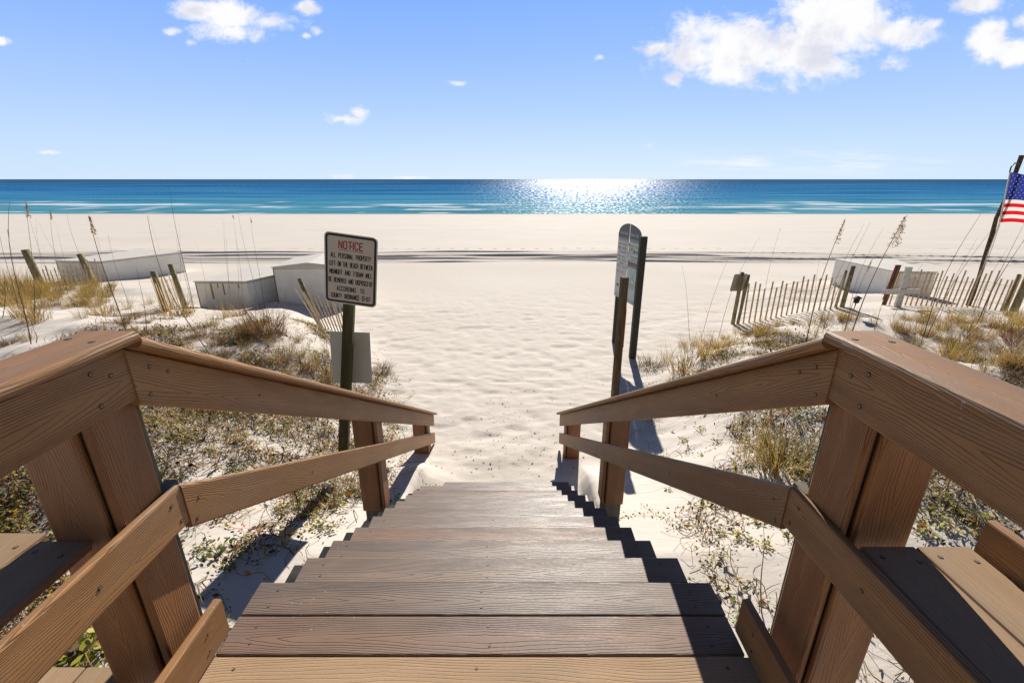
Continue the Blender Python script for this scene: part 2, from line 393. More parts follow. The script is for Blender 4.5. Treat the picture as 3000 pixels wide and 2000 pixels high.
def ground(x, y, fine=True):
    x = np.asarray(x, float); y = np.asarray(y, float)
    zp = np.interp(y, PY, PZ)
    wl = np.interp(y, WLy, WLx); wr = np.interp(y, WRy, WRx)
    fade_ = 1 - sst(13, 20, y)
    outl = sst(0, 2.2, -x - wl) * fade_; outr = sst(0, 2.4, x - wr) * fade_
    zdl = np.interp(y, [0, 3, 6.5, 8.3, 10.0, 12, 16, 20], [-.95, -1.0, -1.02, -1.0, -1.42, -1.75, -1.95, -2.05])
    zdr = np.interp(y, [0, 3, 6.0, 8.0, 10.2, 12, 14, 20], [-.95, -.98, -1.08, -1.25, -1.52, -1.72, -1.92, -2.05])
    duneamp = np.clip(1 - (y - 13) / 6, 0, 1) * (y > -50)
    far = sst(5.0, 14, np.abs(x)) * .22 * sst(7, 11, y)
    bump_ = fbm(x * .55 + 5, y * .55, 3) * .28 * duneamp
    zl = zdl + bump_ + far * (y < 20) * duneamp; zr = zdr + bump_ + far * duneamp * .4
    z = zp + outl * np.maximum(zl - zp, -.05) + outr * np.maximum(zr - zp, -.05)
    # under the stairs keep the sand below the treads
    ins = sst(1.03, .93, -x) * sst(.84, .74, x) * sst(5.0, 4.55, y)
    stair = np.maximum(-.17 * np.clip(np.floor((y - 1.36) / .29 + 1), 0, 20) - .35, -1.775)
    z = np.where(ins > 0, np.minimum(z, stair * ins + z * (1 - ins)), z)
    # trampled hollows on the path, gentle waves on the open beach
    path = sst(3.6, 4.8, y) * (1 - sst(10, 17, y))
    amp = path * (1 - .6 * np.maximum(outl, outr))
    hol = vnoise(x * 3.1, y * 4.3 + 9); hol2 = vnoise(x * 6.7 + 3, y * 8.9)
    z = z + amp * (-.020 * sst(.10, .36, hol) + .014 * hol2 + .012 * vnoise(x * 14, y * 20))
    z = z + .05 * vnoise(x * .25, y * .4) * sst(6, 14, y) * (1 - sst(60, 70, y)) + .10 * fbm(x * .045, y * .02 + 3, 3) * sst(55, 70, y)
    z = z + .020 * vnoise(x * 4.2, y * 4.2) * np.maximum(outl, outr) * duneamp
    # drifted sand over the lowest steps (left side)
    z = z + .12 * np.exp(-((x + 1.0) / .36) ** 2 - ((y - 4.25) / .34) ** 2) + .08 * np.exp(-((x - .75) / .25) ** 2 - ((y - 4.15) / .3) ** 2)
    # vehicle ruts crossing the beach
    yc = 22.4 - .0028 * np.maximum(x, 0) ** 2 - .0009 * np.minimum(x, 0) ** 2 + .12 * np.sin(x * .21)
    for (off, wv, dep, ph) in ((-1.65, .085, .09, 0), (-1.30, .06, .05, 2), (-.85, .08, .08, 3), (-.38, .12, .13, 5), (.05, .08, .08, 8), (.45, .10, .10, 11), (.95, .06, .05, 12), (1.50, .08, .09, 14), (1.95, .06, .05, 17)):
        c = yc + off + .13 * np.sin(x * .11 + ph) + .05 * np.sin(x * .47 + ph)
        d = (y - c) / wv
        k = .65 + 1.2 * vnoise(x * .35 + ph, y * 0 + ph)
        z = z + dep * np.clip(k, .15, 1.4) * (np.exp(-(d + 1) ** 2) - 1.1 * np.exp(-(d - .3) ** 2))
    # a line of old footprints
    d = (y - (25.4 + .2 * np.sin(x * .1))) / .09; fx = (x / .78) % 1.0
    z = z - .05 * np.exp(-d * d) * sst(.5, .7, fx) * sst(1.0, .8, fx) * (np.abs(x) < 30)
    return z
def gz(x, y): return float(ground(np.array([x]), np.array([y]))[0])
def hit(u, v):                       # sight line of a photo pixel against the terrain
    d = Vector(ray(u, v)).normalized(); ts = np.concatenate([np.arange(1.5, 25, .03), np.arange(25, 120, .2)])
    px_, py_, pz_ = d.x * ts, d.y * ts, CAMZ + d.z * ts
    i = np.argmax(pz_ < ground(px_, py_)); return Vector((px_[i], py_[i], gz(px_[i], py_[i])))

def spread(segs):
    out = []
    for a, b, st in segs: out += list(np.arange(a, b, st))
    return np.array(out + [segs[-1][1]])
gxs = spread([(-6000, -600, 900), (-600, -80, 40), (-80, -30, 4), (-30, -12, .5), (-12, -4.5, .12), (-4.5, 4.5, .045), (4.5, 12, .12), (12, 30, .5), (30, 80, 4), (80, 600, 40), (600, 6000, 900)])
gys = spread([(-40, -2, 4), (-2, 1, .2), (1, 8, .045), (8, 12, .07), (12, 20, .14), (20, 24.6, .035), (24.6, 26, .06), (26, 60, .8), (60, 76, .25), (76, 100, 4)])
GX, GY = np.meshgrid(gxs, gys); GZ = ground(GX, GY)
nx, ny = len(gxs), len(gys)
V = np.stack([GX, GY, GZ], -1).reshape(-1, 3)
idx = np.arange(nx * ny).reshape(ny, nx)
F = np.stack([idx[:-1, :-1], idx[:-1, 1:], idx[1:, 1:], idx[1:, :-1]], -1).reshape(-1, 4)
me = bpy.data.meshes.new('sand'); me.vertices.add(len(V)); me.vertices.foreach_set('co', V.ravel())
me.loops.add(F.size); me.loops.foreach_set('vertex_index', F.ravel().astype(np.int32))
me.polygons.add(len(F)); me.polygons.foreach_set('loop_start', np.arange(0, F.size, 4, dtype=np.int32))
me.polygons.foreach_set('loop_total', np.full(len(F), 4, dtype=np.int32)); me.polygons.foreach_set('use_smooth', np.ones(len(F), bool))
me.update(calc_edges=True)
sand = bpy.data.objects.new('sand', me); COL.objects.link(sand); tag(sand, None, None, kind='structure')
m, t, out = newmat('white_sand')
pos = t.new('ShaderNodeNewGeometry').outputs['Position']; ps = t.sep(pos)
n_big = t.noise(pos, .35, 4, .5); n_f = t.noise(pos, 260, 2, .6); n_m = t.noise(pos, 9, 5, .6)
pl = t.noise(t.vmath('MULTIPLY', pos, (.05, .9, 0)), 1.0, 4, .6)
col = t.mix(t.maprange(n_big, .3, .7), (.655, .588, .512), (.625, .555, .476))
col = t.mix(t.math('MULTIPLY', t.maprange(n_f, .45, .75), .22), col, (.42, .36, .29))
col = t.mix(t.math('MULTIPLY', t.maprange(n_m, .55, .8), .12), col, (.45, .39, .31))
col = t.mix(t.math('MULTIPLY', t.maprange(pl, .5, .75), t.maprange(ps[1], 12, 40, 0, .12)), col, (.45, .39, .31))
yc = t.math('SUBTRACT', ps[1], 22.2)
trk = t.math('MULTIPLY', t.maprange(t.math('ABSOLUTE', yc), .9, 1.9, 1, 0, True), t.maprange(t.noise(t.vmath('MULTIPLY', pos, (.12, 5.5, 0)), 1., 3, .6), .48, .62, 0, .42))
col = t.mix(trk, col, (.26, .235, .21))
wv = t.noise(t.vmath('MULTIPLY', pos, (3.2, 7.5, 3)), 1.0, 4, .55)
hb = t.math('ADD', t.math('MULTIPLY', n_m, .5), t.math('MULTIPLY', wv, 1.2)); hb = t.math('ADD', hb, t.math('MULTIPLY', n_f, .05))
nb = t.bump(hb, .24, .035)
principled(t, out, col, .9, nb, .12); me.materials.append(m)

# ---- sea
SEA = -4.0
m, t, out = newmat('sea_water')
pos = t.new('ShaderNodeNewGeometry').outputs['Position']; ps = t.sep(pos)
lg = t.math('LOGARITHM', t.math('MAXIMUM', ps[1], 1.), 10.)
wob = t.noise(t.vmath('MULTIPLY', pos, (.006, .02, 0)), 1., 4, .5)
lgw = t.math('ADD', lg, t.math('MULTIPLY', t.math('SUBTRACT', wob, .5), .30))
f = t.maprange(lgw, 1.9, 3.9)
colw = t.ramp(f, [(0, (.085, .265, .320)), (.08, (.055, .230, .350)), (.16, (.026, .165, .350)), (.27, (.010, .110, .300)), (.42, (.007, .070, .230)), (.60, (.005, .048, .150)), (.8, (.004, .030, .105)), (1, (.004, .026, .09))])
yl_ = t.math('MULTIPLY', lgw, 38.)
st = t.noise(t.comb(t.math('DIVIDE', t.math('MULTIPLY', ps[0], 2.2), t.math('MAXIMUM', ps[1], 1.)), t.math('MULTIPLY', lg, 34.), 0.), 1., 5, .62)
colw = t.mix(t.maprange(st, .40, .64, 0, .75), colw, t.mix(.55, colw, (.12, .36, .50)))
colw = t.mix(t.maprange(st, .52, .34, 0, .45), colw, (.008, .07, .16))
# breakers: broken foam lines parallel to the shore
foam = None
for (yc_, wd, sc, th, ph) in ((91, 2.2, .045, .50, 0.), (99, 3.0, .035, .48, 40.), (109, 4.4, .016, .47, 80.), (121, 3.6, .022, .52, 120.), (82.5, 1.2, .06, .50, 160.)):
    shp = t.noise(t.comb(t.math('MULTIPLY', ps[0], .03), ph, 0.), 1., 2, .5)
    yl = t.math('ADD', yc_, t.math('MULTIPLY', t.math('SUBTRACT', shp, .5), 16.))
    dd = t.math('ABSOLUTE', t.math('DIVIDE', t.math('SUBTRACT', ps[1], yl), wd))
    patch = t.maprange(t.noise(t.comb(t.math('MULTIPLY', ps[0], sc), ph + 7, 0.), 1., 3, .6), th, th + .08, 0, 1, True)
    rag = t.noise(t.vmath('MULTIPLY', pos, (.22, .30, 0)), 1., 5, .75)
    fm = t.math('MULTIPLY', patch, t.maprange(t.math('SUBTRACT', dd, t.math('MULTIPLY', rag, 1.8)), -1.0, .6, .85, 0, True))
    foam = fm if foam is None else t.math('MAXIMUM', foam, fm)
colf = t.mix(foam, colw, (.72, .76, .78))
pb = t.vmath('MULTIPLY', pos, (1., 1.6, 1.))
h1 = t.noise(t.vmath('MULTIPLY', pos, (.05, .22, 0)), 1., 3, .5); h2 = t.noise(pb, .9, 4, .65); h3 = t.noise(pb, .16, 3, .6)
hh = t.math('ADD', t.math('MULTIPLY', h1, 1.6), t.math('ADD', t.math('MULTIPLY', h2, .22), t.math('MULTIPLY', h3, .9)))
kx = t.math('DIVIDE', ps[0], t.math('MAXIMUM', ps[1], 1.))
spk = t.noise(t.comb(t.math('MULTIPLY', kx, 210.), t.math('MULTIPLY', lg, 330.), 0.), 1., 2, .7)
spk = t.noise(t.comb(t.math('MULTIPLY', kx, 150.), t.math('MULTIPLY', lg, 75.), 0.), 1., 2, .7)
spm = t.maprange(spk, .46, .66, .12, 1.9, True)
nb = t.bump(hh, .45, 1.0)
dif = t.new('ShaderNodeBsdfDiffuse'); t.put(dif.inputs[0], colf)
gl = t.new('ShaderNodeBsdfGlossy', distribution='BECKMANN'); gl.inputs['Roughness'].default_value = .44; t.put(gl.inputs['Normal'], nb)
mx = t.new('ShaderNodeMixShader'); t.put(mx.inputs[0], t.math('MULTIPLY', t.math('MULTIPLY', t.math('SUBTRACT', 1., foam), t.math('MULTIPLY', spm, t.maprange(lg, 1.95, 2.75, .25, 1.0))), .10))
t.l.new(dif.outputs[0], mx.inputs[1]); t.l.new(gl.outputs[0], mx.inputs[2]); t.l.new(mx.outputs[0], out.inputs[0])
M['sea'] = m
mb = MB()
ys_ = [74, 85, 100, 130, 200, 400, 1000, 4000, 45000]; xs_ = [-40000, -4000, -500, -100, 0, 100, 500, 4000, 40000]
vv = [(x, y, SEA) for y in ys_ for x in xs_]; nX = len(xs_)
mb.add(vv, [[j * nX + i, j * nX + i + 1, (j + 1) * nX + i + 1, (j + 1) * nX + i] for j in range(len(ys_) - 1) for i in range(nX - 1)])
sea = mb.build('water', M['sea']); sea['kind'] = 'structure'

# ------------------------------------------------------------------ boardwalk deck and staircase
def XR(y): return .85 - .061 * (y - 1.12) if y > 1.12 else .85 - .03 * (y - 1.12)   # inner face of the right railing
XL = -1.01
Z = Vector((0, 0, 1)); X = Vector((1, 0, 0)); Y = Vector((0, 1, 0))
def xl_tread(y): return -.95
def xr_tread(y): return .775 - .052 * max(0, y - 1.36)

dk = thing('boardwalk_deck', (0, .7, -.03), 'top landing of boards at the head of the beach stairs', 'deck')
BW = .1405
def cross_board(name, yfar, z, x0, x1, mat, parent, screws=True, th=.026, w=BW):
    mb = MB(); y = yfar - w / 2
    board(mb, (x0, y, z - th / 2), X, Y, Z, x1 - x0, w, th, 0, bev=.004)
    if screws:
        for sx in (x0 + .09, (x0 + x1) / 2 + .03 * random.uniform(-1, 1), x1 - .09):
            for dy in (.032, -.036):
                screw(mb, (sx + random.uniform(-.01, .01), y + dy + random.uniform(-.004, .004), z), Z, 2, 1, .0042)
    return mb.build(name, [mat, M['screw'], M['screw_hole']], parent)
cross_board('deck_board', 1.358, 0, -.978, .772, M['tread'], dk)
cross_board('deck_board', 1.212, 0, -.981, .770, M['tread_red'], dk)
for k in range(5):
    o_ = cross_board('deck_board', 1.064 - k * .147, 0, -.99, .79, M['deck'], dk)
mb = MB(); boxv(mb, (-1.0, 1.30, -.22), (.80, 1.335, -.03)); mb.build('rim_joist', M['shade_stringer'], dk)
for (x0, x1) in ((-1.37, -1.20), (-1.53, -1.376), (-1.69, -1.536)):
    mb = MB(); boxv(mb, (x0, -.4, -.03), (x1, 1.03, 0.0)); screw(mb, ((x0 + x1) / 2 + .03, .97, 0), Z, 2, 1)
    mb.build('side_board', [M['deck'], M['screw'], M['screw_hole']], dk)
# toe boards on the landing edges
for xi, tx in ((-.975, -1), (.772, 1)):
    mb = MB(); xa = xi + tx * .0155
    board(mb, (xa, -.2, .0795), Y, Z, X, 1.35, .150, .029, 0, bev=.006)
    for q in ((1.06, .105), (1.05, .045), (.93, .06), (.78, .10)):
        screw(mb, (xi - tx * .0005, q[0], q[1]), -X * tx, 2, 1, .004)
    mb.build('toe_board', [M['rail'], M['screw'], M['screw_hole']], dk)

st = thing('beach_staircase', (-.1, 1.4, -.5), 'wide grey brown plank steps leading down into the sand', 'staircase')
for n in range(1, 12):
    yf = 1.36 + .29 * n; z = -.17 * n
    for j in (0, 1):
        y_ = yf - j * .1455
        mt = M['tread_red'] if (n * 2 + j) % 5 == 1 else M['tread']
        cross_board('tread_board', y_, z + random.uniform(-.002, .002), xl_tread(y_) + random.uniform(-.006, .006), xr_tread(y_) + random.uniform(-.006, .006), mt, st, n < 9)
for s_, xx in ((-1, -.952), (0, -.1), (1, None)):
    mb = MB(); vs = []; prof = []
    for n in range(0, 12):
        y0 = 1.345 + .29 * n; z0 = -.17 * n - .028
        prof += [(y0, z0), (y0, z0 - .17)]
    prof = prof[1:]
    low = [(prof[-1][0], prof[-1][1] - .12), (1.345, -.46)]
    pts = prof + low
    fx0 = (lambda y: -1.005) if s_ < 0 else ((lambda y: -.12) if s_ == 0 else (lambda y: xr_tread(y) - .06))
    wdt = .055 if s_ < 0 else .038  # left one widened to show as the shade strip beside the treads
    k = len(pts)
    vs = [(fx0(p[0]), p[0], p[1]) for p in pts] + [(fx0(p[0]) + wdt, p[0], p[1]) for p in pts]
    fs = [[i, (i + 1) % k, k + (i + 1) % k, k + i] for i in range(k)]
    # side faces as strips
    side = []
    for n in range(0, 11):
        a = 2 * n; b_ = a + 1
        y0, z0 = pts[a]; y1, z1 = pts[min(b_, k - 1)]
        for off, fl in ((0, 0), (k, 1)):
            xo = 0 if off == 0 else wdt
            i0 = len(vs); bot = lambda y: -.46 + (y - 1.345) * (low[0][1] + .46) / (low[0][0] - 1.345)
            vs += [(fx0(y0) + xo, y0, z0), (fx0(y1) + xo, y1, z1 if n else z0), (fx0(y1) + xo, y1, bot(y1)), (fx0(y0) + xo, y0, bot(y0))]
            fs.append([i0, i0 + 1, i0 + 2, i0 + 3])
    mb.add(vs, fs); mb.build('stringer', M['shade_stringer'], st)

# ------------------------------------------------------------------ railings
SL = 1.075  # cap underside height at the newel
def railing(side, label):
    sgn = -1 if side == 'L' else 1                         # outward direction
    XI = (lambda y: XL) if side == 'L' else XR
    yj = 1.105; ym = 1.157; ye = 5.20 if side == 'L' else 5.10
    r = thing('guard_railing', (XI(3) + sgn * .1, 2.0, -1.0), label, 'railing')
    mats = [M['rail'], M['screw'], M['screw_hole']]
    sdx = (XI(ye) - XI(yj)) / (ye - yj)                     # plan direction of the sloped part
    slope = -.5965
    TH = .026
    def seg(name, ya, yb, ztop_a, ztop_b, width, xoff=0., thick=TH, mat=None, vert_ends=True, screws=(), mit0=None, mit1=None):
        """rail board on edge between ya and yb whose top edge is ztop"""
        pa = Vector((XI(ya) + sgn * (thick / 2 + xoff), ya, ztop_a)); pb = Vector((XI(yb) + sgn * (thick / 2 + xoff), yb, ztop_b))
        if yb < yj + .01:    # landing part: keep the landing's own direction
            pb = Vector((XI(yj) + sgn * (thick / 2 + xoff), yb, ztop_b))
        L = (pb - pa); Ln = L.length; L.normalize()
        T = Vector((L.y, -L.x, 0)).normalized(); Wd = T.cross(L).normalized()
        if Wd.z < 0: Wd = -Wd
        c = -L.z / math.sqrt(1 - L.z ** 2) if True else 0    # shear so the ends are plumb
        c = -Wd.dot(Vector((L.x, L.y, 0)).normalized()) / L.dot(Vector((L.x, L.y, 0)).normalized())
        P0 = pa - Z * (width / 2 / Wd.z)
        mb = MB(); board(mb, P0, L, Wd, T, Ln, width, thick, 0, c0=c, c1=c, bev=.008)
        inn = Vector((-sgn, 0, 0))
        for (s_, a) in screws:
            q = P0 + L * s_ + Wd * a; q = q + (T * (thick / 2 + .0004) * (1 if T.x * -sgn > 0 else -1))
            screw(mb, q, inn, 2, 1, .0052)
        return mb.build(name, mat or mats, r)
    zt = 1.070
    zs = lambda y: zt - .002 + slope * (y - yj)
    Ls = math.hypot(ye - yj, zs(ye) - zs(yj))
    # apron boards
    a1 = seg('rail_board', -.55, yj, zt, zt, .150, screws=((1.55, .045), (1.55, -.04), (1.60, .02), (.9, .05)))
    a2 = seg('rail_board', yj, ye, zs(yj), zs(ye), .140, xoff=-.004, screws=((.05, .035), (.12, .03), (.07, -.04), (.62, .0), (2.40, .03), (2.44, -.03), (Ls - .12, .0)))
    # caps: landing cap and sloped cap, width .150, overhanging the inner face
    cw = .150; cth = .030
    def cap(name, ya, yb, z0, z1, land, scr):
        xin = -.045
        pa = Vector((XI(yj if land and ya > yj - .01 else ya) + sgn * (cw / 2 + xin), ya, z0)); pb = Vector(((XI(yj) if land else XI(yb)) + sgn * (cw / 2 + xin), yb, z1))
        L = pb - pa; Ln = L.length; L.normalize(); Wd = Vector((L.y, -L.x, 0)).normalized(); T = Wd.cross(L).normalized()
        if T.z < 0: T = -T
        mb = MB(); board(mb, pa + T * 0, L, Wd, T, Ln, cw, cth, 0, bev=.011)
        for (s_, a) in scr: screw(mb, pa + L * s_ + Wd * a + T * (cth / 2 + .0003), T, 2, 1, .006)
        return mb.build(name, mats, r)
    zc = zt + .012 + cth / 2
    cap('cap_board', -.55, yj + .010, zc, zc, True, ((1.58, .03), (1.60, -.045), (1.2, .03), (.8, -.03)))
    cap('cap_board', yj + .012, ye + .02, zc - .017, zc - .017 + slope * (ye + .02 - yj - .012), False, ((.6, .03), (2.0, -.03)))
    # middle rails
    zm = .605 if side == 'L' else .598
    smid = (-1.60 - zm) / (5.15 - ym)
    def segm(ya, yb, sc): 
        za = zm + smid * max(0, ya - ym); zb = zm + smid * max(0, yb - ym)
        return seg('middle_rail', ya, yb, za, zb, .140, xoff=-.002 if ya > 0 else .002, screws=sc)
    XIo = XI
    y2 = 3.22 if side == 'L' else 3.30
    segm(-.55, ym, ((1.66, .03), (1.68, -.04), (1.4, .0)))
    segm(ym + .002, y2, ((.05, .02), (.055, -.045), (.9, 0), (2.2, .02)))
    mb = MB(); xo = XI(ym) + sgn * .027; boxv(mb, (min(xo, xo + sgn * .036), ym - .03, zm - .15), (max(xo, xo + sgn * .034), ym + .030, zm - .002), 0, .002); mb.build('spacer_block', M['core'], r)
    segm(y2 + .003, ye, ((.05, .03), (.055, -.04)))
    # posts: treated core with composite cladding on the inner and landing faces
    def post(yf, zbot_clad, zbot, ztop, big=False, cdx=0.):
        xi = XI(yf) + sgn * .028
        cy0, cy1 = yf - .165, yf + .03 if big else yf + .0
        p = MB(); boxv(p, (min(xi + sgn * .027, xi + sgn * .175), cy0 + .028, zbot), (max(xi + sgn * .027, xi + sgn * .175), cy1, ztop), 0, .004)
        po = p.build('post', [M['core'], M['screw'], M['screw_hole']], r)
        q = MB(); x0 = xi + sgn * .013; yc_ = (cy0 + .004 + cy1 - .026) / 2 if big else (cy0 + cy1) / 2
        wdb = .150 if big else .150
        board(q, (x0, yc_ if not big else yf - .082, zbot_clad), Z, Y, X, ztop - zbot_clad, wdb, .025, 0, bev=.010)
        for zz in (zbot_clad + .03,): 
            for dy in (-.04, .04): screw(q, (x0 - sgn * .0128, yf - .082 + dy, zz), -X * sgn, 2, 1, .004)
        q.build('cladding_board', [M['clad'], M['screw'], M['screw_hole']], po)
        q = MB(); xc = xi + sgn * (.030 + .078)
        board(q, (xc, cy0 + .008, zbot_clad), Z, X, Y, ztop - zbot_clad, .152, .025, 0, bev=.010)
        for dx in (-.045, .045): screw(q, (xc + dx, cy0 - .0048, zbot_clad + .035), -Y, 2, 1, .004)
        q.build('cladding_board', [M['clad'], M['screw'], M['screw_hole']], po)
    post(1.135, -.12, -1.5, zt - .004, True)
    post(y2, -1.08, -1.9, zs(y2) - .004)
    y3 = ye - .13
    post(y3, -1.86, -2.2, zs(y3) - .004)
    return r
railing('L', 'brown composite stair railing on the left of the steps')
railing('R', 'brown composite stair railing on the right of the steps')

# benches outside the railings
def bench(side, label):
    sgn = -1 if side == 'L' else 1
    if side == 'L': xs = [(-1.255, -1.115), (-1.400, -1.260)]; z = .580; yend = .955; rim = None
    else: xs = [(.905, 1.047), (1.052, 1.190)]; z = .582; yend = .935; rim = 1.203
    b = thing('bench', ((xs[0][0] + xs[1][1]) / 2, .2, 0), label, 'bench', )
    for i, (a, c) in enumerate(xs):
        mb = MB(); ye_ = yend + (.03 if (side == 'L' and i == 1) else 0)
        boxv(mb, (a, -.6, z - .028), (c, ye_, z), 0, .006)
        for q in ((a + .03, ye_ - .035), (c - .03, ye_ - .05), ((a + c) / 2, ye_ - .42)): screw(mb, (q[0], q[1], z), Z, 2, 1, .0048)
        mb.build('seat_board', [M['deck'], M['screw'], M['screw_hole']], b)
    if rim:
        mb = MB(); boxv(mb, (rim, -.6, z - .05), (rim + .03, yend, z + .085), 0, .008); mb.build('rim_board', [M['rail']], b)
    xm = [(xs[0][0] + xs[1][1]) / 2 + d for d in (-.09, .09)]
    mb = MB(); boxv(mb, (min(xs[0][0], xs[1][0]) + .02, .30, z - .12), (max(xs[0][1], xs[1][1]) - .02, .338, z - .03)); mb.build('cross_bearer', M['core'], b)
    mb = MB(); boxv(mb, (xm[1] - .045, .30 - .09, -1.2), (xm[1] + .045, .299, z - .03)); mb.build('leg', M['core'], b)
bench('L', 'tan plank bench outside the left railing')
bench('R', 'tan plank bench with a raised brown rim outside the right railing')

# ------------------------------------------------------------------ lettering
def text_mesh(mb, body, origin, ux, uz, nrm, size, width, mi, align='CENTER', bold=.0):
    """lays the built-in font on a face: fits to width (m) and cap height size"""
    cu = bpy.data.curves.new('t', 'FONT'); cu.body = body; cu.size = 1; cu.offset = bold; cu.resolution_u = 3
    ob = bpy.data.objects.new('t', cu); COL.objects.link(ob)
    dg = bpy.context.evaluated_depsgraph_get(); me = bpy.data.meshes.new_from_object(ob.evaluated_get(dg))
    bpy.data.objects.remove(ob); bpy.data.curves.remove(cu)
    n = len(me.vertices)
    if n == 0: return
    co = np.zeros(n * 3); me.vertices.foreach_get('co', co); co = co.reshape(-1, 3)
    x0, x1 = co[:, 0].min(), co[:, 0].max(); y0, y1 = 0.0, .70
    sx = width / (x1 - x0); sy = size / (y1 - y0)
    vs = []
    for c in co:
        xx = (c[0] - (x0 + x1) / 2) * sx if align == 'CENTER' else (c[0] - x0) * sx
        vs.append(Vector(origin) + ux * xx + uz * (c[1] * sy) + nrm * .0)
    mb.add(vs, [list(p.vertices) for p in me.polygons], mi); bpy.data.meshes.remove(me)

def rrect(w_, h_, r, n=5):
    pts = []
    for (cx, cy, a0) in ((w_ / 2 - r, h_ / 2 - r, 0), (-w_ / 2 + r, h_ / 2 - r, 90), (-w_ / 2 + r, -h_ / 2 + r, 180), (w_ / 2 - r, -h_ / 2 + r, 270)):
        for k in range(n + 1):
            a = R(a0 + 90 * k / n); pts.append((cx + r * math.cos(a), cy + r * math.sin(a)))
    return pts
def plate(mb, c, ux, uz, nrm, pts, t0, t1, mi):
    k = len(pts); vs = [c + ux * p[0] + uz * p[1] + nrm * t0 for p in pts] + [c + ux * p[0] + uz * p[1] + nrm * t1 for p in pts]
    mb.add(vs, [[i, (i + 1) % k, k + (i + 1) % k, k + i] for i in range(k)] + [[k + i for i in range(k)], list(range(k))[::-1]], mi)

# notice sign
gzs = gz(-1.55, 3.98)
sg = thing('notice_sign', (-1.40, 3.95, gzs), 'white notice sign with black border and red heading on a mossy square post', 'sign')
bot = aty(1006, 1340, 4.0)
lean = (aty(1031, 700, 3.98) - bot); Lp = lean.length; lean.normalize()
mb = MB(); axr = Matrix.Rotation(R(6), 4, 'Z'); wx = axr @ X
wy = lean.cross(wx).normalized()
board(mb, bot, lean, wx, wy, Lp, .092, .092, 0, bev=.004); mb.build('post', M['timber_green'], sg)
ux = (aty(1097, 790, 3.84) - aty(958, 776, 3.99)).normalized()
# face plane: normal points to the camera side
uz = lean.copy(); uz = (uz * .8 + Z * .2).normalized(); ux = Vector((math.cos(R(-3)), math.sin(R(-3)), 0)); ux = (ux - uz * ux.dot(uz)).normalized(); nrm = ux.cross(uz).normalized(); nrm = -nrm if nrm.y > 0 else nrm
uz = (uz + ux * .0).normalized()
cen = aty(1028, 792, 3.90)
mb = MB(); plate(mb, cen, ux, uz, nrm, rrect(.457, .612, .040), 0, .003, 0)
pan = mb.build('sign_panel', M['signedge'], sg)
mb = MB(); plate(mb, cen, ux, uz, nrm, rrect(.437, .592, .034), .0035, .0040, 0); plate(mb, cen, ux, uz, nrm, rrect(.400, .555, .018), .0042, .0047, 1)
mb.build('border', [M['black'], M['signface']], pan)
mb = MB()
STR = {'A': ['0,0 2,9 4,0', '.7,3 3.3,3'], 'B': ['0,0 0,9 2.6,9 3.8,8 3.8,6 2.6,5 0,5', '2.6,5 4,4 4,1 2.6,0 0,0'], 'C': ['4,7 3.2,9 .8,9 0,7.6 0,1.4 .8,0 3.2,0 4,2'], 'D': ['0,0 0,9 2.4,9 4,7.4 4,1.6 2.4,0 0,0'],
 'E': ['4,9 0,9 0,0 4,0', '0,4.7 3,4.7'], 'F': ['4,9 0,9 0,0', '0,4.7 3,4.7'], 'G': ['4,7 3.2,9 .8,9 0,7.6 0,1.4 .8,0 3.2,0 4,1.4 4,4.2 2.2,4.2'], 'H': ['0,0 0,9', '4,0 4,9', '0,4.7 4,4.7'], 'I': ['0,0 0,9'],
 'L': ['0,9 0,0 3.6,0'], 'M': ['0,0 0,9 2.4,3.4 4.8,9 4.8,0'], 'N': ['0,0 0,9 4,0 4,9'], 'O': ['.8,0 0,1.4 0,7.6 .8,9 3.2,9 4,7.6 4,1.4 3.2,0 .8,0'], 'P': ['0,0 0,9 2.8,9 4,8 4,5.4 2.8,4.3 0,4.3'],
 'R': ['0,0 0,9 2.8,9 4,8 4,5.6 2.8,4.6 0,4.6', '2.2,4.6 4,0'], 'S': ['4,7.4 3.2,9 .8,9 0,7.6 0,6 4,3.2 4,1.4 3.2,0 .8,0 0,1.6'], 'T': ['0,9 4,9', '2,9 2,0'], 'U': ['0,9 0,1.4 .8,0 3.2,0 4,1.4 4,9'],
 'V': ['0,9 2,0 4,9'], 'W': ['0,9 1.3,0 2.6,7 3.9,0 5.2,9'], 'Y': ['0,9 2,4.6 4,9', '2,4.6 2,0'], '0': ['.8,0 0,1.4 0,7.6 .8,9 3.2,9 4,7.6 4,1.4 3.2,0 .8,0'], '1': ['0,7.4 1.2,9 1.2,0'], '3': ['0,7.6 .8,9 3.2,9 4,7.6 4,6 3,4.8 1.4,4.8', '3,4.8 4,3.6 4,1.4 3.2,0 .8,0 0,1.4'],
 '7': ['0,9 4,9 1.4,0'], ':': ['0,2 0,3', '0,6 0,7'], '-': ['0,4.5 4,4.5']}
ADV = {'I': 0., 'M': 4.8, 'W': 5.2, '1': 1.2, ':': 0., ' ': 1.3, 'L': 3.6}
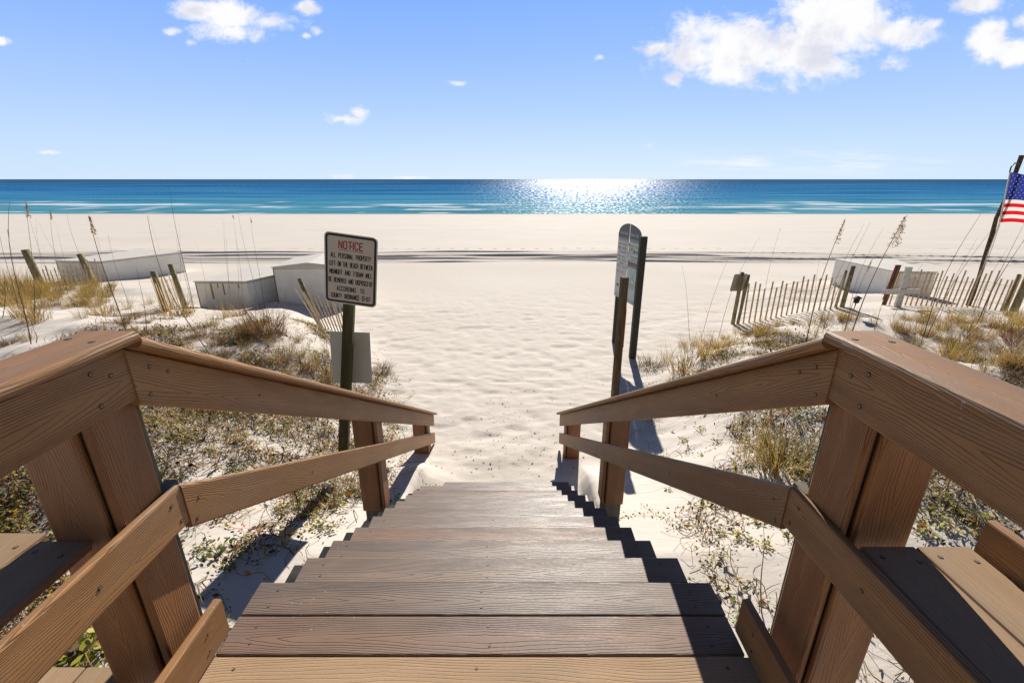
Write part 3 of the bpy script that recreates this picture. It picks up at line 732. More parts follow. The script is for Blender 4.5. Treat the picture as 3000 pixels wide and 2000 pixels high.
def tline(body, zz, size, width, mi, bold=.014, dx=0):
    mb = MB(); x = 0.; segs = []
    for ch in body:
        for pl in STR.get(ch, []):
            P_ = [tuple(map(float, q.split(','))) for q in pl.split()]; segs += [((x + a_[0], a_[1]), (x + b_[0], b_[1])) for a_, b_ in zip(P_, P_[1:])]
        x += ADV.get(ch, 4.) + 2.1
    x -= 2.1; sx = width / x; sy = size / 9.; hw = size * .078; k = 0
    for (a_, b_) in segs:
        A_ = Vector(((a_[0] - x / 2) * sx, a_[1] * sy)); B_ = Vector(((b_[0] - x / 2) * sx, b_[1] * sy)); dd = (B_ - A_).normalized(); A_ -= dd * hw * .6; B_ += dd * hw * .6; nn = Vector((-dd.y, dd.x)) * hw
        k += 1; off = .0050 + .00002 * (k % 25)
        mb.add([cen + ux * (q.x + dx) + uz * (q.y + zz) + nrm * off for q in (A_ - nn, B_ - nn, B_ + nn, A_ + nn)], [[0, 1, 2, 3]])
    mb.build('lettering', M['red'] if mi else M['black'], pan)
tline('NOTICE', .180, .062, .205, 1, .03)
mb = MB(); plate(mb, cen + uz * .165, ux, uz, nrm, [(-.107, -.0022), (.107, -.0022), (.107, .0022), (-.107, .0022)], .005, .0054, 0); mb.build('underline', M['red'], pan)
tline('ALL  PERSONAL  PROPERTY', .098, .038, .345, 0)
tline('LEFT  ON  THE  BEACH  BETWEEN', .026, .038, .372, 0)
tline('MIDNIGHT  AND  7:30AM  WILL', -.046, .038, .368, 0)
tline('BE  REMOVED  AND  DISPOSED OF', -.118, .038, .384, 0)
tline('ACCORDING   TO', -.190, .038, .240, 0)
tline('COUNTY  ORDINANCE  13-07', -.256, .038, .342, 0)
for zz in (.205, -.242):
    mb = MB(); disc(mb, cen + uz * zz + ux * .002 + nrm * .0048, nrm, .008, 0, .006, 8); mb.build('bolt', M['bolt'], pan)
# the unpainted rear of a square board fixed to the far side of the same post
mb = MB(); c2 = Vector((-1.365, 4.10, .065)); u2 = Vector((math.cos(R(4)), math.sin(R(4)), 0)); n2_ = Vector((u2.y, -u2.x, 0))
TL, TR, BR, BL = aty(965, 970, 4.10), aty(1083, 974, 4.10), aty(1090, 1122, 4.10), aty(975, 1120, 4.10)
vs = [TL, TR, BR, BL]; vs += [p + Vector((0, .006, 0)) for p in vs]
mb.add(vs, [[0, 3, 2, 1], [4, 5, 6, 7], [0, 1, 5, 4], [1, 2, 6, 5], [2, 3, 7, 6], [3, 0, 4, 7]]); mb.build('rear_board', M['signback'], sg)

# beach information sign: two half-arch panels on two dark posts
PA = Vector((2.18, 9.36, 0)); PB = Vector((2.385, 8.40, 0))
gA, gB = gz(PA.x, PA.y), gz(PB.x, PB.y)
inf = thing('information_sign', ((PA.x + PB.x) / 2, (PA.y + PB.y) / 2, gB), 'arched two panel beach information sign between two dark posts', 'sign')
d = (PB - PA).normalized(); nI = Vector((d.y, -d.x, 0)); nI = nI if nI.dot(Vector((0, -1, 0)) - Vector((1, 0, 0))) > 0 else -nI
mb = MB(); boxv(mb, (PA.x + .01, PA.y - .02, gA - .3), (PA.x + .09, PA.y + .06, .28)); mb.build('post', M['dpost'], inf)
mb = MB(); boxv(mb, (PB.x - .06, PB.y - .06, gB - .3), (PB.x + .06, PB.y + .06, .50)); mb.build('post', M['dpost'], inf)
M['postcap'] = M['timber']
mb = MB(); boxv(mb, (PB.x - .058, PB.y - .058, .501), (PB.x + .058, PB.y + .058, .506)); mb.build('post_cap', M['timber'], inf)
# panel frame: s along A->B (0..len), z up
Lab = (PB - PA).length + .0
zb, zt_ = -.83, .68; half = Lab / 2; zsp = .45
def zq(z): return z + .11 if z > .02 else (z + .165 if z > -.3 else -.135 + (z + .3) * 1.5)
def sp_(s, z, off=0.): return Vector((PA.x, PA.y, 0)) + d * (s - .07) + Z * z + nI * (.0 + off)
def arch(s): return zsp + (zt_ - zsp) * math.sqrt(max(0, 1 - ((s - half) / half) ** 2))
def poly(mb, pts, off, mi, th=0.):
    k = len(pts); vs = [sp_(p[0], p[1], off) for p in pts]
    if th: 
        vs += [sp_(p[0], p[1], off - th) for p in pts]
        mb.add(vs, [list(range(k)), [k + i for i in range(k)][::-1]] + [[i, (i + 1) % k, k + (i + 1) % k, k + i] for i in range(k)], mi)
    else: mb.add(vs, [list(range(k))], mi)
for hi in (0, 1):
    s0, s1 = (0.0, half - .018) if hi == 0 else (half + .018, Lab)
    ss = np.linspace(s0, s1, 14)
    mb = MB()
    poly(mb, [(s0, zb), (s1, zb)] + [(s, arch(s)) for s in ss[::-1]], 0, 0, .012)
    pn = mb.build('panel', M['pale_l'] if hi == 0 else M['pale_r'], inf)
    mb = MB(); zh = .40
    teeth = []
    nt = 9
    for k in range(nt):
        a = s0 + (s1 - s0) * k / nt; b_ = s0 + (s1 - s0) * (k + .5) / nt; c_ = s0 + (s1 - s0) * (k + 1) / nt
        teeth += [(a, zh), (b_, zh), (b_, zh - .045), (c_, zh - .03)]
    poly(mb, [(s0, arch(s0) if hi == 1 else zsp)] + [] if False else teeth + [(s, max(arch(s), zh + .001)) for s in ss[::-1]], .002, 0)
    # heading
    sm = (s0 + s1) / 2
    pl_ = lambda zz, off=.004: sp_(sm, zz, off)
    text_mesh(mb, 'Beach Rules' if hi == 0 else 'Safety Tips', sp_(sm + (.03 if hi == 0 else -.03), .46, .004), d, Z, nI, .055, (s1 - s0) * .66, 1, bold=.01)
    # printed lines
    rr = random.Random(5 + hi)
    def bar(a, b_, z_, h_, mi):
        z_ = zq(z_); poly(mb, [(a, z_), (b_, z_), (b_, z_ + h_), (a, z_ + h_)], .003, mi)
    Wp = s1 - s0
    if hi == 0:
        for z_ in (.27, .25, .232, .214): bar(s0 + .06 * Wp, s0 + (.8 + .15 * rr.random()) * Wp, z_, .006, 3)
        for zz in (.14, .07, .0, -.16, -.23, -.34, -.41):
            for cx_ in (.10, .55):
                c0 = s0 + cx_ * Wp; bar(c0, c0 + .05 * Wp, zz, .025, 2)
                for j in range(3): bar(c0 + .09 * Wp, c0 + (.24 + .14 * rr.random()) * Wp, zz + .022 - j * .014, .005, 3)
        bar(s0 + .25 * Wp, s0 + .85 * Wp, -.07, .014, 2); bar(s0 + .3 * Wp, s0 + .7 * Wp, -.29, .012, 2)
        poly(mb, [(s0 + .12 * Wp, -.58), (s0 + .30 * Wp, -.61), (s0 + .42 * Wp, -.58), (s0 + .30 * Wp, -.54)], .003, 2)
    else:
        text_mesh(mb, 'FLAG WARNING SYSTEM', sp_(sm, zq(.235), .004), d, Z, nI, .022, Wp * .78, 2, bold=.01)
        for (cx_, zz, mi) in ((.03, .14, 4), (.03, .085, 4), (.03, .0, 4), (.44, .14, 5), (.44, .06, 6), (.44, -.02, 7)):
            c0 = s0 + cx_ * Wp; bar(c0, c0 + .10 * Wp, zz, .042, mi)
            for j in range(2): bar(c0 + .15 * Wp, c0 + (.32 + .12 * rr.random()) * Wp, zz + .025 - j * .016, .006, 2)
        for z_, a, b_ in ((-.09, .2, .8), (-.11, .25, .75), (-.14, .38, .6), (-.165, .04, .96)): bar(s0 + a * Wp, s0 + b_ * Wp, z_, .006, 2)
        bar(s0 + .0 * Wp, s1 - .0, -.295, .105, 0)
        text_mesh(mb, 'RIP CURRENTS', sp_(sm, zq(-.235), .0045), d, Z, nI, .030, Wp * .55, 4, bold=.02)
        poly(mb, [(s0 + .15 * Wp, zq(-.262)), (s0 + .85 * Wp, zq(-.262)), (s0 + .85 * Wp, zq(-.256)), (s0 + .15 * Wp, zq(-.256))], .0045, 1)
        poly(mb, [(s0 + .2 * Wp, zq(-.280)), (s0 + .8 * Wp, zq(-.280)), (s0 + .8 * Wp, zq(-.274)), (s0 + .2 * Wp, zq(-.274))], .0045, 1)
        for sgn_ in (-1, 1):        # rip current drawing: two curved arms
            q = []
            for k in range(9):
                a = k / 8; q.append((sm + sgn_ * Wp * (.05 + .22 * (1 - a) ** 2.2), zq(-.315 - .10 * a)))
            for k in range(8): poly(mb, [q[k], q[k + 1], (q[k + 1][0] + .008, q[k + 1][1]), (q[k][0] + .008, q[k][1])], .003, 9)
            q = [(sm + sgn_ * Wp * (.05 + .28 * (k / 8) ** 2), zq(-.415 - .07 * k / 8)) for k in range(9)]
            for k in range(8): poly(mb, [q[k], q[k + 1], (q[k + 1][0] + .014, q[k + 1][1]), (q[k][0] + .014, q[k][1])], .003, 2)
        for j in range(5): bar(s0 + .1 * Wp, s0 + (.75 + .2 * rr.random()) * Wp, -.505 - j * .014, .005, 3)
    for j in range(3):              # wave pattern along the bottom
        for k in range(7):
            a = s0 + Wp * (k + .1 + .4 * (j % 2)) / 7.6; poly(mb, [(a, zb + .01 + j * .028), (a + Wp * .09, zb + .008 + j * .028), (a + Wp * .09, zb + .026 + j * .028), (a + Wp * .03, zb + .03 + j * .028)], .003, 8)
    mb.build('print', [M['slate'], M['slate_txt'], M['ink'], M['ink_soft'], M['orange'], M['yellow'], M['green'], M['purple'], M['teal'], M['bluep']], pn)
for zz in (.26, -.2):
    mb = MB(); a_ = sp_(half - .02, zz, -.016); b_ = sp_(half + .02, zz + .06, -.013)
    poly(mb, [(half - .02, zz), (half + .02, zz), (half + .02, zz + .06), (half - .02, zz + .06)], -.013, 0, .008); mb.build('clip', M['black'], inf)
for zz in (.1, -.45):
    mb = MB(); poly(mb, [(-.01, zz), (Lab + .01, zz), (Lab + .01, zz + .05), (-.01, zz + .05)], -.022, 0, .02); mb.build('crossbar', M['dpost'], inf)

# plain timber post in front of it
pt = aty(1829, 800, 6.45); gp = gz(pt.x - .03, 6.45)
mb = MB(); board(mb, (pt.x + .01, 6.45, gp - .3), Z, Matrix.Rotation(R(12), 4, 'Z') @ X, Matrix.Rotation(R(12), 4, 'Z') @ Y, .16 - gp + .3, .095, .095, 0, bev=.004)
po = mb.build('timber_post', M['timber'], base=(pt.x, 6.45, gp)); tag(po, 'bare brown timber post standing in the sand before the information sign', 'post')
mb = MB(); boxv(mb, (pt.x + .052, 6.405, -.9), (pt.x + .070, 6.50, -.30)); mb.build('edge_plate', M['redpaint'], po, base=(pt.x, 6.45, gp))

# ------------------------------------------------------------------ sand fences
def fence(label, pa, pb, n, hts, posts, mat, lean=(0, 0), lean2=None, wire_z=(.25, .55, .8), group='sand fences'):
    pa = Vector((pa[0], pa[1], gz(*pa[:2]))); pb = Vector((pb[0], pb[1], gz(*pb[:2])))
    f = thing('sand_fence', (pa + pb) / 2, label, 'fence', group)
    tops = []
    rr = random.Random(int(abs(pa.x * 100)))
    dr = (pb - pa); dr.z = 0; dr.normalize(); nn = Vector((dr.y, -dr.x, 0))
    lean2 = lean2 or lean
    for i in range(n):
        a = (i + .5) / n; p = pa.lerp(pb, a) + nn * .03 * math.sin(a * 7); p.z = gz(p.x, p.y)
        h = hts[0] + (hts[1] - hts[0]) * a + rr.uniform(-.16, .10)
        lx = lean[0] * (1 - a) + lean2[0] * a + rr.uniform(-.03, .03); ly = lean[1] * (1 - a) + lean2[1] * a
        L = Vector((lx, ly, 1)).normalized()
        mb = MB(); board(mb, p - L * .06, L, dr - L * dr.dot(L), nn, h + .06, .036, .011, 0, bev=.002); mb.build('slat', mat, f)
        tops.append((p, L, h))
    for (px_, py_, h, r_, lx, ly) in posts:
        zz = gz(px_, py_); mb = MB(); L = Vector((lx, ly, 1)).normalized(); b0 = Vector((px_, py_, zz - .1))
        tube(mb, [b0, b0 + L * (h * .5), b0 + L * (h + .1)], [r_ * 1.05, r_, r_ * .97], 9, 0); mb.build('post', M['fpost'], f)
    for wz in wire_z:
        pts = [q[0] + q[1] * (wz * hts[0]) + nn * (.009 if i % 2 else -.009) + Vector((0, 0, .02 * math.sin(i * .8))) for i, q in enumerate(tops)]
        mb = MB(); tube(mb, pts, .0035, 4, 0); mb.build('wire', M['wire'], f)
    return f
fence('slatted sand fence right of the path with a sign back on its end post', (5.50, 10.72), (7.95, 10.72), 19, (.98, .80),
      [(5.44, 10.72, 1.28, .045, .02, 0), (5.53, 10.66, 1.22, .035, .05, 0), (8.05, 10.75, 1.00, .05, .03, 0), (7.93, 10.80, .9, .03, .05, 0)], M['fence'])
fence('slatted sand fence behind the white cross and flagpole', (9.75, 11.65), (12.5, 11.05), 24, (.82, .95),
      [(12.62, 11.05, 1.14, .075, .04, 0), (12.45, 11.12, .95, .04, .05, 0)], M['fence'], lean=(.05, 0))
fence('curved leaning sand fence beside the notice sign', (-4.28, 9.55), (-3.36, 9.12), 13, (1.02, .60),
      [(-4.22, 9.62, 1.12, .048, -.28, 0)], M['fence_pale'], lean=(-.50, .1), lean2=(-.06, 0), wire_z=(.18, .45))
fence('short sand fence with two round posts left of the white storage boxes', (-8.0, 10.0), (-8.45, 11.3), 11, (.85, .85),
      [(-8.15, 10.35, .95, .065, -.06, 0), (-8.15, 11.0, 1.12, .06, -.10, 0)], M['fence'], lean=(-.1, 0))
fence('sand fence in golden grass at the far left', (-15.2, 14.6), (-13.3, 14.6), 14, (.62, .80),
      [(-15.35, 14.6, 1.15, .11, -.10, 0), (-13.75, 14.75, 1.0, .09, -.16, 0)], M['fence_pale'])
# sign seen from the back on the fence post
zz = gz(5.44, 10.72)
mb = MB(); c_ = Vector((5.46, 10.80, -.86)); 
plate(mb, c_, Vector((.985, .17, 0)), Vector((.12, 0, .99)), Vector((.17, -.985, 0)), rrect(.36, .42, .04), 0, .004, 0)
so = mb.build('small_sign', plain('tan_sign_back', (.40, .36, .29), .6, .1, 6), base=(5.30, 10.78, zz)); tag(so, 'small rounded tan sign back on the first post of the right fence', 'sign')

# ------------------------------------------------------------------ white storage boxes on the beach
def sbox(label, corners, zt, zb_, rise=.0, rust=False, peak=None, group='white beach storage boxes'):
    """corners: front-left, front-right, back-right, back-left (plan)"""
    cs = [Vector((c[0], c[1], 0)) for c in corners]; cen_ = sum(cs, Vector()) / 4
    b = thing('storage_box', (cen_.x, cen_.y, zb_), label, 'box', group)
    mb = MB(); lo = [c + Z * (zb_ - .4) for c in cs]; hi = [c + Z * zt for c in cs]
    mb.add(lo + hi, [[0, 1, 5, 4], [1, 2, 6, 5], [2, 3, 7, 6], [3, 0, 4, 7]]); mb.build('body', M['white'], b)
    ex = [c + (c - cen_).normalized() * .035 for c in cs]
    mb = MB(); r0 = [c + Z * (zt + .003) for c in ex]
    if peak:
        mf = (ex[0] + ex[1]) / 2 + Z * (zt + peak); mk = (ex[2] + ex[3]) / 2 + Z * (zt + peak)
        th = [c + Z * (zt + .03) for c in ex]
        mb.add(r0 + th + [mf, mk], [[0, 1, 5, 4], [1, 2, 6, 5], [2, 3, 7, 6], [3, 0, 4, 7], [4, 5, 8], [6, 7, 9], [4, 8, 9, 7], [5, 6, 9, 8], [3, 2, 1, 0]])
    else:
        th = [c + Z * (zt + .035) for c in ex]
        mb.add(r0 + th, [[0, 1, 5, 4], [1, 2, 6, 5], [2, 3, 7, 6], [3, 0, 4, 7], [4, 5, 6, 7], [3, 2, 1, 0]])
    mb.build('lid', M['whitetop'], b)
    def strip(a, b2, z0, z1, off, mat, nm):
        dr = (b2 - a).normalized(); nn = Vector((dr.y, -dr.x, 0)); nn = nn if nn.dot(cen_ - a) < 0 else -nn
        mb = MB(); q = [a + Z * z0, b2 + Z * z0, b2 + Z * z1, a + Z * z1]; q = [p + nn * off for p in q]
        mb.add(q + [p - nn * (off * .9) for p in q], [[0, 1, 2, 3], [0, 4, 5, 1], [1, 5, 6, 2], [2, 6, 7, 3], [3, 7, 4, 0]]); return mb.build(nm, mat, b)
    strip(cs[0], cs[1], zt - .03, zt - .018, .004, M['seam'], 'seam'); strip(cs[1], cs[2], zt - .03, zt - .018, .004, M['seam'], 'seam')
    dv = (cs[1] - cs[0]).normalized()
    strip(cs[0] - dv * .0 , cs[0] + dv * .02, zb_ - .2, zt - .03, .006, M['seam'], 'corner_trim')
    if rust:
        for f_, w_, l_ in ((.28, .05, .42), (.42, .03, .12), (.52, .04, .3), (.82, .04, .12)):
            a = cs[0].lerp(cs[1], f_); strip(a, a + dv * w_, zt - .04 - l_, zt - .04, .003, M['rust'], 'rust_streak')
    return b
zB = gz(-7.5, 12)
sbox('white storage box with rust streaks behind dune grass left of the notice sign', [(-8.38, 11.85), (-7.02, 11.85), (-6.45, 13.3), (-8.0, 13.9)], -1.08, zB, rust=True)
sbox('taller white storage box with low peaked lid just behind the notice sign', [(-6.42, 12.15), (-4.55, 12.25), (-4.8, 13.9), (-6.5, 13.8)], -.76, gz(-5.5, 12), peak=.14)
sbox('long white storage box farthest left behind the grass', [(-15.9, 15.9), (-14.2, 15.75), (-12.9, 17.9), (-15.0, 18.6)], -1.22, gz(-14, 16))
sbox('white storage box behind the cross on the right side of the beach', [(11.28, 13.35), (12.45, 13.25), (12.9, 15.4), (11.0, 15.5)], -1.10, gz(11.5, 13.4))

# ------------------------------------------------------------------ cross, stake, flagpole, lantern
zc_ = gz(9.6, 11.0)
cr = thing('white_cross', (9.6, 11.0, zc_), 'small weathered white wooden cross standing in the sand', 'cross')
mb = MB(); board(mb, (9.63, 11.0, zc_ - .2), (.0, 0, 1), X, Y, 1.22, .15, .05, 0, bev=.004); mb.build('upright', M['cross'], cr)
mb = MB(); board(mb, (9.12, 10.965, -1.13), (1, 0, .02), (-.02, 0, 1), Y, .92, .115, .03, 0, bev=.004); mb.build('crossbar', M['cross'], cr)
mb = MB(); a0 = Vector((9.62, 11.42, gz(9.62, 11.42) - .1)); board(mb, a0, (.10, 0, 1), X, Y, 1.15, .085, .05, 0); 
stk = mb.build('leaning_stake', M['timber'], base=a0); tag(stk, 'brown stake with a red painted edge leaning behind the white cross', 'stake')
mb = MB(); board(mb, a0 + Vector((-.050, -.001, .25)), (.10, 0, 1), X, Y, .90, .014, .052, 0); mb.build('painted_edge', M['redpaint'], stk, base=a0)

fb = Vector((11.75, 11.95, gz(11.75, 11.95)))
fp = thing('flagpole', fb, 'crooked driftwood flagpole rising behind the right sand fence', 'flagpole')
pp = [(2828, 915), (2850, 860), (2867, 815), (2886, 750), (2906, 689), (2919, 638), (2946, 584), (2966, 530), (2981, 490), (2994, 455)]
pts = [aty(u, v, 11.95) for u, v in pp]
mb = MB(); tube(mb, pts, [.055, .06, .043, .048, .05, .043, .048, .043, .048, .052], 7, 0, smooth=False); mb.build('pole', M['drift'], fp)
mb = MB(); q0 = aty(2985, 480, 11.80); q1 = aty(2958, 505, 11.80); tube(mb, [q0, aty(2972, 478, 11.8), aty(2962, 490, 11.8), q1], .016, 5, 0); mb.build('snap_hook', M['chain'], fp)
mb = MB(); tube(mb, [aty(2958, 505, 11.85), aty(2925, 660, 11.84), aty(2895, 740, 11.84), aty(2870, 812, 11.84), aty(2862, 822, 11.84)], .008, 4, 0)
tube(mb, [aty(2930, 655, 11.80), aty(2905, 730, 11.82), aty(2875, 810, 11.84)], .006, 4, 0); mb.build('rope', M['rope'], fp)
# flag: own cloth object
m, t, out = newmat('flag_cloth')
uv = t.new('ShaderNodeUVMap').outputs[0]; s = t.sep(uv)
par = t.math('MODULO', t.math('FLOOR', t.math('MULTIPLY', s[1], 12.999)), 2.)
stripe = t.mix(par, (.52, .012, .02), (.62, .60, .55))
mk = t.math('MULTIPLY', t.math('LESS_THAN', s[0], .4), t.math('GREATER_THAN', s[1], 6 / 13))
cxy = t.mix(mk, stripe, (.022, .035, .20))
d1 = t.new('ShaderNodeBsdfDiffuse'); t.put(d1.inputs[0], cxy); d2 = t.new('ShaderNodeBsdfTranslucent'); t.put(d2.inputs[0], cxy)
mx = t.new('ShaderNodeMixShader'); mx.inputs[0].default_value = .55; t.l.new(d1.outputs[0], mx.inputs[1]); t.l.new(d2.outputs[0], mx.inputs[2]); t.l.new(mx.outputs[0], out.inputs[0])
M['flag'] = m
M['star'] = plain('star_white', (.62, .60, .55), .8)
T0 = aty(2962, 505, 11.80); B0 = aty(2930, 652, 11.80)
def flagpt(a, b, off=0.):          # a along fly 0..1, b up 0..1
    h = B0.lerp(T0, b); x = 2.05 * a
    sag = -.34 * a * (b) ** 2 - .05 * a + .02 * math.sin(a * 9)
    wav = .10 * a * math.sin(a * 11 + b * 2) + .03 * math.sin(a * 23 + b * 4) * a
    return h + Vector((x * .97, x * .12 + wav + off, sag))
mb = MB(); vs = []; uvs = []; NA, NB = 48, 26
for i in range(NA + 1):
    for j in range(NB + 1): vs.append(flagpt(i / NA, j / NB)); uvs.append((i / NA, j / NB))
mb.add(vs, [[i * (NB + 1) + j, (i + 1) * (NB + 1) + j, (i + 1) * (NB + 1) + j + 1, i * (NB + 1) + j + 1] for i in range(NA) for j in range(NB)], 0, uvs, True)
fl = mb.build('flag', M['flag'], base=T0); tag(fl, 'red white and blue stars and stripes flag flying from the crooked pole', 'flag')
mb = MB()
for r_ in range(9):
    for c_ in range(6 if r_ % 2 == 0 else 5):
        a = .4 * ((c_ + .5) / 6 if r_ % 2 == 0 else (c_ + 1) / 6); b = 6 / 13 + 7 / 13 * (r_ + .7) / 9.6
        pts_ = []
        for k in range(10):
            an = math.pi / 2 + k * math.pi / 5; q = .0135 if k % 2 == 0 else .0055
            pts_.append(flagpt(a + q * math.cos(an) * .95, b + q * 1.65 * math.sin(an), -.006))
        ctr = flagpt(a, b, -.006); mb.add([ctr] + pts_, [[0, 1 + k, 1 + (k + 1) % 10] for k in range(10)])
mb.build('stars', M['star'], fl, base=T0)
mb = MB(); tube(mb, [T0 + Vector((-.012, 0, .0)), B0 + Vector((-.012, 0, 0))], .014, 6, 0); mb.build('hoist_band', M['star'], fl, base=T0)

lz = aty(2510, 878, 9.3)
mb = MB()
seg = 10
for (z0, r0, z1, r1) in ((.085, .015, .05, .085), (.05, .085, .035, .085), (.035, .06, -.06, .05), (-.06, .05, -.075, .02), (-.075, .012, -.13, .010)):
    vs = []
    for k in range(seg):
        a = 2 * math.pi * k / seg; vs.append(lz + Vector((r0 * math.cos(a), r0 * math.sin(a), z0)))
    for k in range(seg):
        a = 2 * math.pi * k / seg; vs.append(lz + Vector((r1 * math.cos(a), r1 * math.sin(a), z1)))
    mb.add(vs, [[k, (k + 1) % seg, seg + (k + 1) % seg, seg + k] for k in range(seg)] + [list(range(seg))[::-1], [seg + k for k in range(seg)]])
gl_ = gz(lz.x - .1, 9.3)
ln_ = mb.build('garden_lantern', M['black_cloth'], base=(lz.x, 9.3, gl_)); tag(ln_, 'small black lantern on a thin stake among tall stalks', 'lantern')
mb = MB(); tube(mb, [(lz.x - .03, 9.3, gl_ - .05), (lz.x, 9.3, lz.z - .1)], .008, 6, 0); mb.build('stake', M['stalk_dark'], ln_, base=(lz.x, 9.3, gl_))

# ------------------------------------------------------------------ plants
def blade(mb, p, az, h, lean_, curl, wd, mi, nseg=5):
    dirv = Vector((math.cos(az), math.sin(az), 0)); side = Vector((-math.sin(az), math.cos(az), 0))
    tw = random.uniform(-1.2, 1.2); side = (side * math.cos(tw) + dirv * math.sin(tw))
    q = Vector(p); ang = lean_; vs = []
    for i in range(nseg + 1):
        f = i / nseg; wv_ = wd * (1 - f) ** .7 * (1 if i < nseg else .15) + .0004
        vs += [q - side * wv_ / 2, q + side * wv_ / 2]
        q = q + (dirv * math.sin(ang) + Z * math.cos(ang)) * (h / nseg); ang += curl / nseg
    mb.add(vs, [[2 * i, 2 * i + 1, 2 * i + 3, 2 * i + 2] for i in range(nseg)], mi)
def clump_mesh(name, n, h, rad, leanmax, curl, wd, mix, seed):
    random.seed(seed); mb = MB()
    for k in range(n):
        az = random.uniform(0, 2 * math.pi); r_ = rad * random.random() ** .6; a2 = az + random.uniform(-.9, .9)
        mi = random.choices(range(len(mix)), weights=mix)[0]
        hh = h * random.uniform(.22, 1.0) ** .9 * (1.35 if random.random() < .08 else 1.)
        blade(mb, (r_ * math.cos(az), r_ * math.sin(az), -.02), a2, hh, random.uniform(.0, leanmax), random.uniform(.1, curl), wd * random.uniform(.6, 1.3), mi)
    return mb
GM = [M['straw'], M['gold'], M['ggreen'], M['brown'], M['rusty']]
PROTO = {}
def proto(key, *a):
    PROTO[key] = []
    for i in range(3):
        mb = clump_mesh(key, *a, seed=hash(key) % 1000 if False else sum(map(ord, key)) + i * 13)
        me = None; o_ = mb.build('grass_clump', GM); me = o_.data; bpy.data.objects.remove(o_); me.name = key; PROTO[key].append(me)
proto('golden_tuft', 162, .50, 0.163, .55, 1.0, 0.0068, (3, 6, 1.6, 1, 0))
proto('straw_tuft', 183, .42, 0.175, .8, 1.6, 0.0061, (6, 2.5, .8, 2.5, .4))
proto('green_tuft', 216, .50, 0.175, .65, 1.5, 0.0081, (4, 3, 4, 2.5, 0))
proto('rusty_tuft', 285, .38, 0.188, .9, 1.1, 0.0047, (1.5, .5, 0, 2, 5))
proto('dead_tuft', 300, .28, 0.175, 1.2, 2.2, 0.0061, (1.5, .3, .1, 6, 1))
proto('thin_tuft', 60, .42, 0.112, .5, .9, 0.0054, (4, 3, 1.5, 1, .3))
random.seed(21)
def clump(kind, x, y, s, label, group, sz=1.):
    o_ = bpy.data.objects.new('grass_clump', random.choice(PROTO[kind])); COL.objects.link(o_)
    o_.location = (x, y, gz(x, y)); o_.rotation_euler = (0, 0, random.uniform(0, 6.28)); o_.scale = (s, s, s * sz)
    return tag(o_, label, 'grass clump', group)
def clumps_px(lst, label, group):
    for (u, v, kind, s) in lst:
        p = hit(u, v); k = (p - Vector((0, 0, CAMZ))).length
        clump(kind, p.x, p.y, s, label, group)
clumps_px([(1905, 1078, 'dead_tuft', 1.25)], 'dark dead tuft nearest the information sign', 'single tufts')
clumps_px([(2005, 1090, 'straw_tuft', 1.5)], 'big tangled straw tuft spilling over the right railing cap', 'single tufts')
clumps_px([(2070, 1045, 'golden_tuft', 1.2)], 'upright golden tuft right behind the tangled straw tuft', 'single tufts')
clumps_px([(2290, 1372, 'green_tuft', 1.25)], 'green and straw tuft seen through the right railing beside the big post', 'single tufts')
clumps_px([(2196, 1352, 'thin_tuft', 1.0)], 'slim green tuft left of the large tuft in the right railing opening', 'single tufts')
clumps_px([(1120, 1085, 'dead_tuft', .95)], 'dark uprooted tuft at the path edge right of the notice post', 'single tufts')
clumps_px([(772, 965, 'rusty_tuft', 1.7)], 'rust brown bushy tuft before the rusty streaked box', 'single tufts')
clumps_px([(520, 925, 'straw_tuft', 1.75)], 'broad straw tuft at the foot of the round fence posts', 'single tufts')
clumps_px([(305, 925, 'straw_tuft', 1.4)], 'low straw tuft in the middle of the left dune crest', 'single tufts')
clumps_px([(80, 930, 'golden_tuft', 1.3), (110, 940, 'straw_tuft', 1.2), (30, 880, 'golden_tuft', 1.3), (85, 870, 'golden_tuft', 1.2), (150, 862, 'golden_tuft', 1.2), (20, 835, 'golden_tuft', 1.5), (70, 838, 'golden_tuft', 1.4), (120, 850, 'golden_tuft', 1.2),
           (200, 850, 'golden_tuft', 1.1), (240, 868, 'golden_tuft', 1.0), (60, 900, 'straw_tuft', 1.), (5, 860, 'golden_tuft', 1.4), (160, 895, 'straw_tuft', .9), (45, 855, 'golden_tuft', 1.3), (180, 862, 'straw_tuft', 1.)],
          'golden grass tuft on the far left dune', 'golden tufts on the far left dune')
clumps_px([(375, 905, 'thin_tuft', 1.), (440, 890, 'thin_tuft', .8), (195, 905, 'thin_tuft', .9), (240, 930, 'thin_tuft', .9), (660, 930, 'thin_tuft', 1.2), (700, 925, 'straw_tuft', .9), (620, 955, 'straw_tuft', .7), (440, 940, 'thin_tuft', .7),
           (870, 1000, 'straw_tuft', .6), (820, 1060, 'straw_tuft', .9), (900, 1085, 'straw_tuft', 1.0), (960, 1110, 'straw_tuft', 1.0), (740, 1060, 'dead_tuft', .8), (600, 1040, 'dead_tuft', .7), (30, 1010, 'dead_tuft', .8), (80, 1000, 'thin_tuft', .8),
           (930, 1140, 'dead_tuft', .9), (870, 1095, 'dead_tuft', .9), (985, 1150, 'straw_tuft', .8), (700, 1000, 'thin_tuft', .7), (960, 1040, 'thin_tuft', .9), (845, 1030, 'thin_tuft', .8), (1010, 1420, 'straw_tuft', .6), (1040, 1450, 'dead_tuft', .5), (960, 1480, 'straw_tuft', .5), (930, 1370, 'thin_tuft', .8), (700, 1290, 'thin_tuft', .7)],
          'small dry tuft on the left dune', 'small tufts on the left dune')
